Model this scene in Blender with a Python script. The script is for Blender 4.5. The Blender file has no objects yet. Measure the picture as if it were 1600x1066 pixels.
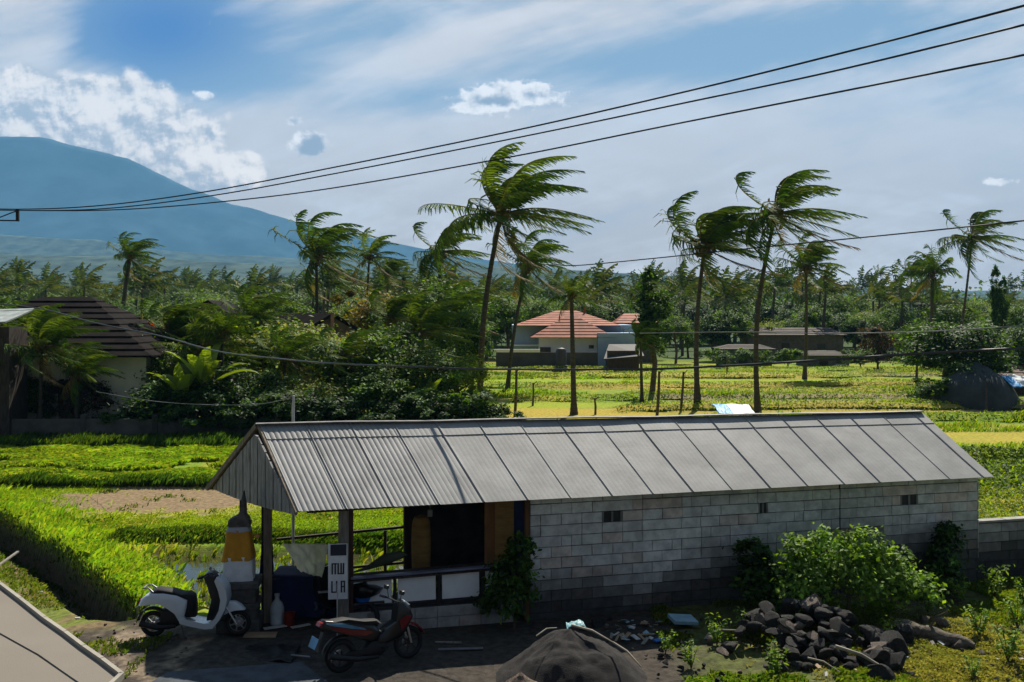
import bpy, bmesh, math, random
import numpy as np
from mathutils import Vector, Matrix
rad = math.radians
SC = bpy.context.scene
COL = SC.collection
random.seed(5)
# ------------------------------------------------------------ camera, sky, sun, exposure
F = 1500.0; HZ = 490.0; H = 5.6
cam = bpy.data.cameras.new('camera'); camo = bpy.data.objects.new('camera', cam); COL.objects.link(camo)
camo.location = (0, 0, H); camo.rotation_euler = (rad(90), 0, 0)
cam.sensor_width = 36.0; cam.lens = F / 1600.0 * 36.0
cam.shift_y = -(533.0 - HZ) / 1600.0
cam.clip_start = 0.1; cam.clip_end = 30000
SC.camera = camo
SC.render.resolution_x = 1024; SC.render.resolution_y = 682
SC.view_settings.view_transform = 'Standard'; SC.view_settings.look = 'None'
SC.view_settings.exposure = 0.80; SC.view_settings.gamma = 1.0
SV = Vector((0.26, 0.84, 1.0)).normalized()
SEL = math.asin(SV.z); SAZ = math.atan2(SV.x, SV.y)
sun = bpy.data.lights.new('sun', 'SUN'); suno = bpy.data.objects.new('sun', sun); COL.objects.link(suno)
sun.energy = 5.0; sun.angle = rad(0.5); sun.color = (1.0, 0.93, 0.80)
suno.rotation_euler = SV.to_track_quat('Z', 'Y').to_euler(); suno.location = (20, 60, 80)

world = bpy.data.worlds.new('World'); SC.world = world; world.use_nodes = True
WT = world.node_tree; WT.nodes.clear()

class Ex:
    """tiny expression builder over math nodes"""
    T = None
    def __init__(s, sock): s.s = sock
    @staticmethod
    def m(op, *a, clamp=False):
        n = Ex.T.nodes.new('ShaderNodeMath'); n.operation = op; n.use_clamp = clamp
        for i, v in enumerate(a):
            if isinstance(v, Ex): Ex.T.links.new(v.s, n.inputs[i])
            else: n.inputs[i].default_value = v
        return Ex(n.outputs[0])
    def __add__(s, o): return Ex.m('ADD', s, o)
    def __radd__(s, o): return Ex.m('ADD', s, o)
    def __sub__(s, o): return Ex.m('SUBTRACT', s, o)
    def __rsub__(s, o): return Ex.m('SUBTRACT', o, s)
    def __mul__(s, o): return Ex.m('MULTIPLY', s, o)
    def __rmul__(s, o): return Ex.m('MULTIPLY', s, o)
    def __truediv__(s, o): return Ex.m('DIVIDE', s, o)
    def clamp(s): return Ex.m('ADD', s, 0.0, clamp=True)
    def max(s, o): return Ex.m('MAXIMUM', s, o)
def sstep(e, a, b):
    n = Ex.T.nodes.new('ShaderNodeMapRange'); n.interpolation_type = 'SMOOTHSTEP'
    Ex.T.links.new(e.s, n.inputs[0]); n.inputs[1].default_value = a; n.inputs[2].default_value = b
    return Ex(n.outputs[0])
def cxyz(x, y, z=0.0):
    n = Ex.T.nodes.new('ShaderNodeCombineXYZ')
    for i, v in enumerate((x, y, z)):
        if isinstance(v, Ex): Ex.T.links.new(v.s, n.inputs[i])
        else: n.inputs[i].default_value = v
    return n.outputs[0]
def noise(vec, scale, detail=5, rough=0.55, dist=0.0, z=None):
    n = Ex.T.nodes.new('ShaderNodeTexNoise'); Ex.T.links.new(vec, n.inputs['Vector'])
    n.inputs['Scale'].default_value = scale; n.inputs['Detail'].default_value = detail
    n.inputs['Roughness'].default_value = rough; n.inputs['Distortion'].default_value = dist
    return Ex(n.outputs[0])
def mixc(f, a, b, mode='MIX'):
    n = Ex.T.nodes.new('ShaderNodeMix'); n.data_type = 'RGBA'; n.blend_type = mode
    for i, v in ((0, f), (6, a), (7, b)):
        if isinstance(v, Ex): Ex.T.links.new(v.s, n.inputs[i])
        elif hasattr(v, 'links') or hasattr(v, 'is_linked'): Ex.T.links.new(v, n.inputs[i])
        elif isinstance(v, (int, float)): n.inputs[i].default_value = v
        else: n.inputs[i].default_value = (*v, 1)
    return n.outputs[2]

# sky: Nishita base with a high veil and cumulus, all as a function of direction
Ex.T = WT
tc = WT.nodes.new('ShaderNodeTexCoord')
sx = WT.nodes.new('ShaderNodeSeparateXYZ'); WT.links.new(tc.outputs['Generated'], sx.inputs[0])
dx, dy, dz = (Ex(sx.outputs[i]) for i in range(3))
den = dy.max(0.3)
U = dx / den * 1.5 + 0.8          # thousandths of the pinhole plane in world direction
V = 0.49 - dz / den * 1.5
def G(cx, cy, rx, ry, rot=0.0, UU=None, VV=None):
    a = (UU or U) - cx; b = (VV or V) - cy
    if rot:
        c, s = math.cos(rot), math.sin(rot); a, b = a * c + b * s, b * c - a * s
    a = a / rx; b = b / ry
    return Ex.m('EXPONENT', (a * a + b * b) * -1.0)
nish = WT.nodes.new('ShaderNodeTexSky'); nish.sky_type = 'NISHITA'; nish.sun_disc = False
nish.sun_elevation = SEL; nish.sun_rotation = SAZ; nish.air_density = 1.0; nish.dust_density = 0.6; nish.ozone_density = 3.0
rU = U * 0.93 + V * 0.36; rV = V * 0.93 - U * 0.36
rU2 = U * 0.96 - V * 0.28; rV2 = V * 0.96 + U * 0.28
n1 = noise(cxyz(rU2 * 1.6, rV2 * 6.0, 3.3), 1.3, 6, 0.55, 0.6)
n2 = noise(cxyz(U * 2.0, V * 5.0, 7.1), 2.2, 7, 0.6, 0.4)
n3 = noise(cxyz(rU2 * 2.5, rV2 * 14.0, 1.1), 2.0, 6, 0.6, 0.3)
cov = 0.60 + (n1 - 0.5) * 1.5 + (n2 - 0.5) * 0.9 + (n3 - 0.5) * 0.8
cov = cov - 1.25 * G(0.245, 0.04, 0.135, 0.085, 0.0) - 0.55 * G(1.12, 0.085, 0.33, 0.055, -0.12) - 0.42 * G(0.60, 0.03, 0.20, 0.05, -0.25)
cov = cov - 0.40 * G(0.42, 0.125, 0.20, 0.05, 0.1) - 0.3 * G(0.64, 0.15, 0.13, 0.03, 0.0) - 0.25 * G(1.35, 0.03, .2, .05)
cov = cov + 0.50 * G(0.66, 0.085, 0.33, 0.030, -0.36) + 0.35 * G(0.05, 0.05, 0.10, 0.12) + 0.22 * G(1.2, 0.26, 0.5, 0.09)
cov = cov + 0.30 * sstep(V, 0.12, 0.24) - 0.7 * sstep(V * -1.0, 0.05, 1.2)
FRONT = sstep(dy, -0.15, 0.25)
cov = sstep(cov, 0.05, 0.98) * FRONT
SKY = 10.0   # background strength is 1 / SKY
blue = mixc(sstep(V, 0.0, 0.42), (0.17 * SKY, 0.24 * SKY, 0.33 * SKY), (0.32 * SKY, 0.34 * SKY, 0.40 * SKY))
blue = mixc(G(0.25, 0.045, 0.16, 0.09) * 0.95, blue, (0.0 * SKY, 0.055 * SKY, 0.27 * SKY))
blue = mixc(FRONT, (0.07 * SKY, 0.085 * SKY, 0.11 * SKY), blue)
base = mixc(0.94, nish.outputs[0], blue)
veil = mixc(sstep(V, 0.15, 0.42), (0.58 * SKY, 0.52 * SKY, 0.49 * SKY), (0.46 * SKY, 0.39 * SKY, 0.345 * SKY))
veil = mixc(sstep(n2 + n3 * 0.6, 0.72, 1.02), veil, (0.60 * SKY, 0.56 * SKY, 0.55 * SKY))
col = mixc(cov * 0.97, base, veil)
# cumulus: blobs displaced by fractal noise
fb = noise(cxyz(U * 1.0, V * 1.15, 2.0), 13.0, 8, 0.62, 0.15)
fb2 = noise(cxyz(U * 1.0, V * 1.15, 9.0), 42.0, 6, 0.65, 0.1)
vo = WT.nodes.new('ShaderNodeTexVoronoi'); vo.feature = 'SMOOTH_F1'
wv = WT.nodes.new('ShaderNodeVectorMath'); wv.operation = 'ADD'
WT.links.new(cxyz(U, V, 0.0), wv.inputs[0]); WT.links.new(cxyz((fb - 0.5) * 0.06, (fb2 - 0.5) * 0.04, 0.0), wv.inputs[1])
WT.links.new(wv.outputs[0], vo.inputs['Vector']); vo.inputs['Scale'].default_value = 30.0
puff = 1.0 - Ex(vo.outputs['Distance'])
body = G(0.02, 0.165, 0.12, 0.062).max(G(0.11, 0.185, 0.09, 0.065)).max(G(0.20, 0.19, 0.085, 0.072)).max(G(0.27, 0.235, 0.085, 0.070)).max(G(0.33, 0.27, 0.06, 0.035)).max(G(0.07, 0.22, 0.16, 0.05)).max(G(0.37, 0.265, 0.05, 0.03)).max(G(0.24, 0.26, 0.12, 0.04)).max(G(-0.12, 0.15, 0.12, 0.08))
d1 = body * 3.0 - 0.35 + (fb - 0.5) * 1.5 + (puff - 0.62) * 0.55 + (fb2 - 0.5) * 0.30
m1 = sstep(d1, 0.42, 0.92)
small = (G(0.80, 0.150, 0.085, 0.024, -0.05) * 1.45).max(G(0.745, 0.168, 0.05, 0.016)).max(G(0.482, 0.226, 0.034, 0.027) * 1.25).max(G(0.322, 0.149, 0.026, 0.010) * 0.9).max(G(1.57, 0.284, 0.045, 0.010) * 0.85).max(G(0.375, 0.27, 0.03, 0.02) * 0.8).max(G(0.46, 0.19, 0.02, 0.012) * .7)
fb3 = noise(cxyz(U * 1.0, V * 1.3, 4.0), 26.0, 8, 0.65, 0.2)
d2 = small * 1.15 - 0.02 + (fb3 - 0.5) * 2.4 + (puff - 0.62) * 0.5
m2 = sstep(d2, 0.48, 0.85)
# relief: compare density here and a little up-sun
fbs = noise(cxyz(U * 1.0 + 0.006, V * 1.15 - 0.014, 2.0), 13.0, 8, 0.62, 0.15)
fbs2 = noise(cxyz(U * 1.0 + 0.003, V * 1.15 - 0.005, 9.0), 42.0, 6, 0.65, 0.1)
lit = (fb - fbs) * 5.0 + (fb2 - fbs2) * 1.4 + (puff - 0.62) * 1.3
lit1 = sstep(lit + 0.74 - sstep(V - 0.30 * U, 0.145, 0.215) * 0.42, -0.25, 1.15)
cumc = mixc(lit1, (0.36 * SKY, 0.35 * SKY, 0.37 * SKY), (0.92 * SKY, 0.80 * SKY, 0.70 * SKY))
dark2 = G(0.483, 0.230, 0.024, 0.020).max(G(0.775, 0.160, 0.030, 0.010) * .7).max(G(0.835, 0.150, 0.02, 0.008) * .6)
lit2 = sstep(lit * 0.6 + 0.95 - dark2 * 1.1, 0.0, 1.0)
cumc2 = mixc(lit2, (0.25 * SKY, 0.26 * SKY, 0.30 * SKY), (0.92 * SKY, 0.84 * SKY, 0.78 * SKY))
col = mixc(m2 * 0.92, col, cumc2)
col = mixc(m1 * 0.95, col, cumc)
# low cumulus remnants over the horizon haze
ml = sstep(noise(cxyz(U * 1.0, V * 2.2, 5.0), 9.0, 6, 0.6, 0.2) + 0.25 * G(0.52, 0.33, 0.14, 0.06) - 0.25 * sstep(U, 0.5, 1.0), 0.60, 0.82) * sstep(V, 0.26, 0.33)
col = mixc(ml * 0.55, col, (0.60 * SKY, 0.61 * SKY, 0.62 * SKY))
bg = WT.nodes.new('ShaderNodeBackground'); WT.links.new(col, bg.inputs[0]); bg.inputs[1].default_value = 1.0 / SKY
wo = WT.nodes.new('ShaderNodeOutputWorld'); WT.links.new(bg.outputs[0], wo.inputs[0])

# ------------------------------------------------------------ helpers
def P(x, y, Y):   # world point seen at photo coordinate (x, y) at depth Y
    return Vector(((x - 800) / F * Y, Y, H - (y - HZ) / F * Y))
def GP(x, y, z=0.0):
    Y = (H - z) * F / (y - HZ)
    return Vector(((x - 800) / F * Y, Y, z))
def meta(o, label=None, cat=None, group=None, kind=None):
    if label: o['label'] = label
    if cat: o['category'] = cat
    if group: o['group'] = group
    if kind: o['kind'] = kind
    return o
def thing(name, label, cat, loc=(0, 0, 0), rz=0.0, group=None):
    o = bpy.data.objects.new(name, None); COL.objects.link(o); o.location = loc; o.rotation_euler = (0, 0, rz)
    o.empty_display_size = 0.2
    return meta(o, label, cat, group)
def link(name, me, mats, parent=None):
    o = bpy.data.objects.new(name, me); COL.objects.link(o)
    if mats is not None:
        for m in (mats if isinstance(mats, (list, tuple)) else [mats]): me.materials.append(m)
    if parent: o.parent = parent
    return o
def smooth(me, ang=40):
    me.polygons.foreach_set('use_smooth', [True] * len(me.polygons))
    try: me.set_sharp_from_angle(angle=rad(ang))
    except Exception: pass
class MB:
    """collects simple shapes into one mesh"""
    def __init__(s): s.v = []; s.f = []; s.mi = []; s.m = 0; s.c = None
    def add(s, vs, fs):
        b = len(s.v); s.v += [tuple(v) for v in vs]; s.f += [tuple(i + b for i in f) for f in fs]; s.mi += [s.m] * len(fs)
        return s
    def box(s, c, d, rz=0.0, M=None):
        x, y, z = d[0] / 2, d[1] / 2, d[2] / 2
        vs = [Vector(p) for p in ((-x, -y, -z), (x, -y, -z), (x, y, -z), (-x, y, -z), (-x, -y, z), (x, -y, z), (x, y, z), (-x, y, z))]
        R = M if M is not None else Matrix.Rotation(rz, 3, 'Z')
        c = Vector(c); vs = [R @ v + c for v in vs]
        return s.add(vs, [(0, 3, 2, 1), (4, 5, 6, 7), (0, 1, 5, 4), (1, 2, 6, 5), (2, 3, 7, 6), (3, 0, 4, 7)])
    def bar(s, a, b, w, h=None, up=(0, 0, 1)):
        a = Vector(a); b = Vector(b); h = h or w; d = (b - a); L = d.length; d.normalize()
        u = Vector(up); sd = d.cross(u)
        if sd.length < 1e-3: sd = d.cross(Vector((0, 1, 0)))
        sd.normalize(); u = sd.cross(d)
        M = Matrix((sd, d, u)).transposed()
        return s.box((a + b) / 2, (w, L, h), M=M)
    def tube(s, pts, r, n=8, caps=True):
        pts = [Vector(p) for p in pts]; k = len(pts)
        rs = r if isinstance(r, (list, tuple)) else [r] * k
        vs = []; prev = None
        for i, p in enumerate(pts):
            t = (pts[min(i + 1, k - 1)] - pts[max(i - 1, 0)]).normalized()
            if prev is None:
                a = t.cross(Vector((0, 0, 1)))
                if a.length < 0.1: a = t.cross(Vector((0, 1, 0)))
            else:
                a = prev - t * prev.dot(t)
            a.normalize(); prev = a; b = t.cross(a)
            for j in range(n):
                q = 2 * math.pi * j / n
                vs.append(p + (a * math.cos(q) + b * math.sin(q)) * rs[i])
        fs = [(i * n + j, i * n + (j + 1) % n, (i + 1) * n + (j + 1) % n, (i + 1) * n + j) for i in range(k - 1) for j in range(n)]
        if caps: fs += [tuple(range(n))[::-1], tuple((k - 1) * n + j for j in range(n))]
        return s.add(vs, fs)
    def lathe(s, prof, c=(0, 0, 0), n=20, M=None):
        vs = []; c = Vector(c)
        for r, z in prof:
            for j in range(n):
                q = 2 * math.pi * j / n; v = Vector((r * math.cos(q), r * math.sin(q), z))
                vs.append((M @ v if M is not None else v) + c)
        k = len(prof)
        fs = [(i * n + j, i * n + (j + 1) % n, (i + 1) * n + (j + 1) % n, (i + 1) * n + j) for i in range(k - 1) for j in range(n)]
        return s.add(vs, fs)
    def torus(s, c, R, r, M=None, n=28, m=8):
        vs = []; c = Vector(c)
        for i in range(n):
            a = 2 * math.pi * i / n
            for j in range(m):
                b = 2 * math.pi * j / m
                v = Vector(((R + r * math.cos(b)) * math.cos(a), r * math.sin(b), (R + r * math.cos(b)) * math.sin(a)))
                vs.append((M @ v if M is not None else v) + c)
        fs = [(i * m + j, ((i + 1) % n) * m + j, ((i + 1) % n) * m + (j + 1) % m, i * m + (j + 1) % m) for i in range(n) for j in range(m)]
        return s.add(vs, fs)
    def pillow(s, outline, w, y0=0.0, inset=0.82, layers=None):
        """side outline (x,z) given a rounded width w about y0"""
        cx = sum(p[0] for p in outline) / len(outline); cz = sum(p[1] for p in outline) / len(outline)
        n = len(outline)
        lay = layers or [(-0.5, inset), (-0.44, (1 + inset) / 2), (-0.3, 0.985), (0.0, 1.0), (0.3, 0.985), (0.44, (1 + inset) / 2), (0.5, inset)]
        vs = []
        for fy, sc in lay:
            for x, z in outline: vs.append((cx + (x - cx) * sc, y0 + fy * w, cz + (z - cz) * sc))
        fs = [(i * n + j, i * n + (j + 1) % n, (i + 1) * n + (j + 1) % n, (i + 1) * n + j) for i in range(len(lay) - 1) for j in range(n)]
        fs += [tuple(range(n))[::-1], tuple((len(lay) - 1) * n + j for j in range(n))]
        return s.add(vs, fs)
    def mesh(s, name, sm=None):
        me = bpy.data.meshes.new(name); me.from_pydata(s.v, [], s.f); me.update()
        bm = bmesh.new(); bm.from_mesh(me); bmesh.ops.recalc_face_normals(bm, faces=bm.faces); bm.to_mesh(me); bm.free()
        if any(s.mi): me.polygons.foreach_set('material_index', s.mi)
        if sm: smooth(me, sm)
        return me
    def build(s, name, mats, parent=None, sm=None, bev=0.0):
        me = s.mesh(name, sm); o = link(name, me, mats, parent)
        if bev:
            m = o.modifiers.new('bevel', 'BEVEL'); m.width = bev; m.segments = 2; m.limit_method = 'ANGLE'; m.angle_limit = rad(40)
        return o
def npmesh(name, v, quads=None, tris=None, col=None):
    me = bpy.data.meshes.new(name); v = np.asarray(v, dtype=np.float32)
    me.vertices.add(len(v)); me.vertices.foreach_set('co', v.ravel())
    li = []; st = []; off = 0
    if quads is not None and len(quads):
        q = np.asarray(quads, dtype=np.int32); li.append(q.ravel()); st.append(np.arange(len(q), dtype=np.int32) * 4); off = len(q) * 4
    if tris is not None and len(tris):
        t = np.asarray(tris, dtype=np.int32); li.append(t.ravel()); st.append(off + np.arange(len(t), dtype=np.int32) * 3)
    li = np.concatenate(li); st = np.concatenate(st)
    me.loops.add(len(li)); me.loops.foreach_set('vertex_index', li)
    me.polygons.add(len(st)); me.polygons.foreach_set('loop_start', st)
    me.update(calc_edges=True)
    if col is not None:
        c = np.ones((len(v), 4), dtype=np.float32); c[:, :3] = col
        a = me.color_attributes.new('col', 'FLOAT_COLOR', 'POINT'); a.data.foreach_set('color', c.ravel())
    me.polygons.foreach_set('use_smooth', [False] * len(me.polygons))
    return me
def copy_tree(o, parent=None):
    c = o.copy(); COL.objects.link(c)
    if parent: c.parent = parent
    for ch in [k for k in o.children]: copy_tree(ch, c)
    return c
def _h(ix, iy, s):
    h = np.sin(ix * 127.1 + iy * 311.7 + s * 74.7) * 43758.5453
    return h - np.floor(h)
def vn(x, y, s=0):
    ix = np.floor(x); iy = np.floor(y); fx = x - ix; fy = y - iy
    fx = fx * fx * (3 - 2 * fx); fy = fy * fy * (3 - 2 * fy)
    a = _h(ix, iy, s); b = _h(ix + 1, iy, s); c = _h(ix, iy + 1, s); d = _h(ix + 1, iy + 1, s)
    return a + (b - a) * fx + (c - a) * fy + (a - b - c + d) * fx * fy
def fbm(x, y, s=0, o=4):
    t = 0; a = 0.5; n = 0
    for i in range(o):
        t = t + a * vn(x, y, s + i); n += a; a *= 0.5; x = x * 2.03 + 11.3; y = y * 2.03 + 5.7
    return t / n
def npss(x, a, b):
    t = np.clip((x - a) / (b - a), 0, 1); return t * t * (3 - 2 * t)

# ------------------------------------------------------------ materials
MATS = {}
def mat(name, c=(0.5, 0.5, 0.5), rough=0.8, metal=0.0, var=0.25, scale=3.0, bump=0.0, bscale=40.0, c2=None, attr=False, trans=0.0, coat=0.0, stretch=(1, 1, 1), spec=0.3, emit=None):
    if name in MATS: return MATS[name]
    m = bpy.data.materials.new(name); m.use_nodes = True; T = m.node_tree; Ex.T = T
    b = T.nodes['Principled BSDF']; out = T.nodes['Material Output']
    tc = T.nodes.new('ShaderNodeTexCoord'); mp = T.nodes.new('ShaderNodeMapping'); mp.inputs['Scale'].default_value = stretch
    T.links.new(tc.outputs['Object'], mp.inputs[0]); vec = mp.outputs[0]
    if attr:
        a = T.nodes.new('ShaderNodeAttribute'); a.attribute_name = 'col'; base = a.outputs['Color']
    else:
        base = None
    nz = noise(vec, scale, 6, 0.6)
    hi = c2 if c2 else tuple(min(1, x * (1 + var)) for x in c); lo = tuple(x * (1 - var) for x in c) if not c2 else c
    if base is not None:
        k = mixc(sstep(nz, 0.3, 0.7), (1 - var,) * 3, (1 + var,) * 3)
        colr = mixc(1.0, base, k, 'MULTIPLY')
    else:
        colr = mixc(sstep(nz, 0.3, 0.7), lo, hi)
    T.links.new(colr, b.inputs['Base Color'])
    b.inputs['Roughness'].default_value = rough; b.inputs['Metallic'].default_value = metal
    b.inputs['Specular IOR Level'].default_value = spec; b.inputs['Coat Weight'].default_value = coat
    if bump:
        bn = T.nodes.new('ShaderNodeBump'); bn.inputs['Strength'].default_value = bump; bn.inputs['Distance'].default_value = 0.02
        T.links.new(noise(vec, bscale, 5, 0.6).s, bn.inputs['Height']); T.links.new(bn.outputs[0], b.inputs['Normal'])
    if trans:
        tr = T.nodes.new('ShaderNodeBsdfTranslucent'); T.links.new(mixc(1.0, colr, (1.5, 1.5, 0.3), 'MULTIPLY'), tr.inputs[0])
        mx = T.nodes.new('ShaderNodeMixShader'); mx.inputs[0].default_value = trans
        T.links.new(b.outputs[0], mx.inputs[1]); T.links.new(tr.outputs[0], mx.inputs[2]); T.links.new(mx.outputs[0], out.inputs[0])
    MATS[name] = m
    return m
LEAF = mat('leaf', rough=0.6, attr=True, var=0.25, scale=1.5, trans=0.38, spec=0.22)
GRASS = mat('grass_blade', rough=0.55, attr=True, var=0.2, scale=0.6, trans=0.5, spec=0.3)
PALM = mat('palm_leaf', rough=0.65, attr=True, var=0.2, scale=1.0, trans=0.25, spec=0.1)
BARK = mat('bark', (0.11, 0.085, 0.06), 0.9, var=0.4, scale=4, bump=0.6, bscale=25, stretch=(1, 1, 3))
PBARK = mat('palm_bark', (0.075, 0.060, 0.045), 0.9, var=0.35, scale=2, bump=0.8, bscale=3, stretch=(1, 1, 6))
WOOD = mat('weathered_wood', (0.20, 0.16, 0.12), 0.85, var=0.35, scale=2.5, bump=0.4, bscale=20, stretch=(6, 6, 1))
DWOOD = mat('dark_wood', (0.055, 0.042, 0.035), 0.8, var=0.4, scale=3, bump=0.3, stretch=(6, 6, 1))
RUB = mat('black_rubber', (0.015, 0.015, 0.016), 0.7, var=0.2)
BLK = mat('black_plastic', (0.018, 0.018, 0.02), 0.4, var=0.2, spec=0.5)
STEEL = mat('steel', (0.55, 0.55, 0.56), 0.3, metal=0.9, var=0.15)
# ------------------------------------------------------------ shed
def rebase(t, loc):
    loc = Vector(loc); done = set()
    def go(o):
        for ch in o.children:
            if ch.type == 'MESH' and ch.data.name not in done: ch.data.transform(Matrix.Translation(-loc)); done.add(ch.data.name)
            go(ch)
    go(t); t.location = loc
    return t
EU = Vector((.968, .250, 0)); EN = Vector((-.25, .968, 0)); E0 = Vector((-3.62, 16.21, 0))
def S(s, n, z): return E0 + EU * s + EN * n + Vector((0, 0, z))
def s_at(px, n=.35):
    k = (px - 800) / F; o = E0 + EN * n; return (k * o.y - o.x) / (EU.x - k * EU.y)
E1 = Vector((-3.62, 16.21, 2.25)); E2 = Vector((9.89, 19.70, 2.25)); R1 = Vector((-4.71, 17.89, 3.51)); R2 = Vector((9.16, 21.47, 3.38))
B1 = Vector((-6.13, 19.47, 2.07)); B2 = Vector((8.45, 23.35, 2.10))
ROOF = mat('roof_sheet', (0.262, 0.260, 0.255), 0.65, metal=0.0, var=0.16, scale=1.6, bump=0.12, bscale=9, spec=0.25)
ROOFD = mat('roof_back', (0.07, 0.05, 0.035), 0.8, var=0.3)
BLOCK = mat('concrete_block', attr=True, var=0.22, scale=5, rough=0.9, bump=0.7, bscale=30, spec=0.15)
MORT = mat('mortar', (0.055, 0.054, 0.053), 0.95, var=0.3)
def block_wall(name, org, ud, nd, length, rows, z0, parent, seed, bl=.40, bh=.20, holes=(), pillars=(), tone=1.0, low_dark=True, thick=.12):
    r = np.random.RandomState(seed); ud = np.array(ud); nd = np.array(nd); org = np.array(org); V_ = []; Q_ = []; C_ = []; n0 = 0; mb = MB()
    for j in range(rows):
        s = -(j % 2) * bl * .5; za = z0 + j * bh + .003; zb = z0 + (j + 1) * bh - .003 - r.uniform(0, .007)
        while s < length - .02:
            w = bl * r.choice([1, 1, 1, .5, 1.02, 2.0]); a = max(0, s + .0015); b = min(length, s + w - .0015 - r.uniform(0, .005)); s += w
            segs = [(a, b)]
            for pz in pillars:
                if a < pz < b: segs = [(a, pz - .012), (pz + .012, b)]
            mid = (a + b) / 2; a0_, b0_ = a, b
            hole = any(abs(mid - hs) < .17 and abs((za + zb) / 2 - hz) < .10 for hs, hz in holes)
            off = r.uniform(-.003, .003); f0 = .018 + off
            if hole:
                # ventilation block: frame and two openings
                mb = MB()
                for (p_, q_) in ((a, a + .03), ((a + b) / 2 - .02, (a + b) / 2 + .02), (b - .03, b)):
                    mb.bar(tuple(org + ud * (p_ + q_) / 2 - nd * .0 + np.array([0, 0, za])), tuple(org + ud * (p_ + q_) / 2 + np.array([0, 0, zb])), q_ - p_, .05)
                mb.build('vent_block', mat('vent_frame', (.2, .2, .2), .9), parent)
                continue
            c = 0.5; z_ = (za + zb) / 2
            base = np.array([.60, .60, .59]) * r.uniform(.93, 1.06) * (.85 + .35 * float(vn(np.array(mid * 1.1), np.array((za) * 2.0), 5))) * tone
            if r.rand() < .12: base = base * np.array([1.05, .92, .86])
            if low_dark:
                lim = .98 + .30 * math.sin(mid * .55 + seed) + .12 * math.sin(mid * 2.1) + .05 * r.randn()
                base = base * (.13 + .87 * float(npss(np.array(z_), lim - .6, lim + .45)))  # blocks darker towards the foot of the wall, upper edge uneven
            bv = .006
            for a, b in segs:
              if b - a < .03: continue
              O = lambda ss, zz, dd: org + ud * ss + np.array([0, 0, zz]) - nd * dd
              vs = [O(a, za, 0), O(b, za, 0), O(b, zb, 0), O(a, zb, 0), O(a + bv, za + bv, f0), O(b - bv, za + bv, f0), O(b - bv, zb - bv, f0), O(a + bv, zb - bv, f0)]
              for k_ in (4, 5, 6, 7): vs[k_] = vs[k_] + (r.normal(0, .003, 3))
              V_ += vs; C_ += [base] * 8; Q_ += [tuple(n0 + i for i in t_) for t_ in ((4, 5, 6, 7), (0, 1, 5, 4), (1, 2, 6, 5), (2, 3, 7, 6), (3, 0, 4, 7))]; n0 += 8
    me = npmesh(name, np.array(V_), np.array(Q_), col=np.array(C_))
    o = link(name, me, BLOCK, parent)
    o['wall_tone'] = 1; del o['wall_tone']
    return o, mb
def backing(name, a, b, z0, z1, th, parent, holes=(), bl=.4, bh=.2):
    """mortar core behind the blocks"""
    mb = MB(); a = Vector(a); b = Vector(b); d = (b - a).normalized(); n_ = Vector((-d.y, d.x, 0)); L = (b - a).length
    mid = (a + b) / 2 + n_ * th / 2; M = Matrix((d, n_, Vector((0, 0, 1)))).transposed()
    mb.box((mid.x, mid.y, (z0 + z1) / 2), (L, th, z1 - z0), M=M)
    return mb.build(name, MORT, parent)
shed = thing('shed', 'long grey block shed with corrugated sheet roof and an open stall at its left end', 'shed')
SW, SE_ = 4.17, 13.85
hol = [(s_at(960) - SW, 1.70), (s_at(1203) - SW, 1.70), (s_at(1424) - SW, 1.70)]
block_wall('block_wall', S(SW, .35, 0), EU, EN, SE_ - SW, 12, -.1, shed, 4, holes=hol, pillars=[s_at(1312) - SW])
backing('wall_core', S(SW, .352, 0), S(SE_, .352, 0), -.2, 2.34, .13, shed)
block_wall('side_wall', S(SE_ + .02, .35, 0), EN, -EU, 3.2, 11, -.1, shed, 6); backing('side_wall_core', S(SE_ - .13, .5, 0), S(SE_ - .13, 3.5, 0), -.2, 2.2, -.12, shed)
backing('back_wall', S(s_at(640, 3.4), 3.45, 0), S(SE_, 3.45, 0), -.2, 2.15, .12, shed)
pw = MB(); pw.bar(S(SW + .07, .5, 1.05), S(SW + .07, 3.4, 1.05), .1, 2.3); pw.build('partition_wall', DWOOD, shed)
# front roof slope
def roof_pt(a, t): return (E1.lerp(E2, a)).lerp(R1.lerp(R2, a), t)
N_ = 1500; LS = (E2 - E1).length; a_ = np.linspace(0, 1, N_); ss = a_ * LS
e1, e2, r1_, r2_ = (np.array(v) for v in (E1, E2, R1, R2))
nrm = np.cross(e2 - e1, r1_ - e1); nrm /= np.linalg.norm(nrm)
amp = np.where(ss < 1.62, .013, np.where(ss < 2.45, .011, np.where(ss < 3.3, .0040, .0013)))
sheet = .805; fr = (ss / sheet) % 1.0; rs_ = np.random.RandomState(3).uniform(-.004, .004, 40)[(ss / sheet).astype(int)]
off = amp * np.abs(np.sin(ss / .094 * np.pi)) ** .7 + .016 * np.exp(-((fr - .02) / .014) ** 2) - .010 * np.exp(-((fr - .985) / .012) ** 2) + rs_ + .004 * fr
rows = [(0, 0), (.3, 0), (.6, 0), (.818, 0), (.8185, .014), (1.0, .014)]
VV = []
for t, up_ in rows:
    p = (e1[None] * (1 - a_[:, None]) + e2[None] * a_[:, None]) * (1 - t) + (r1_[None] * (1 - a_[:, None]) + r2_[None] * a_[:, None]) * t
    wob = .006 * np.sin(ss * 2.1 + t * 5) * np.sin(t * np.pi)
    VV.append(p + nrm[None] * (off + up_ + wob)[:, None])
VV = np.concatenate(VV); ix_ = np.arange(N_ * len(rows)).reshape(-1, N_)
qq = np.stack([ix_[:-1, :-1], ix_[:-1, 1:], ix_[1:, 1:], ix_[1:, :-1]], -1).reshape(-1, 4)
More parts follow.
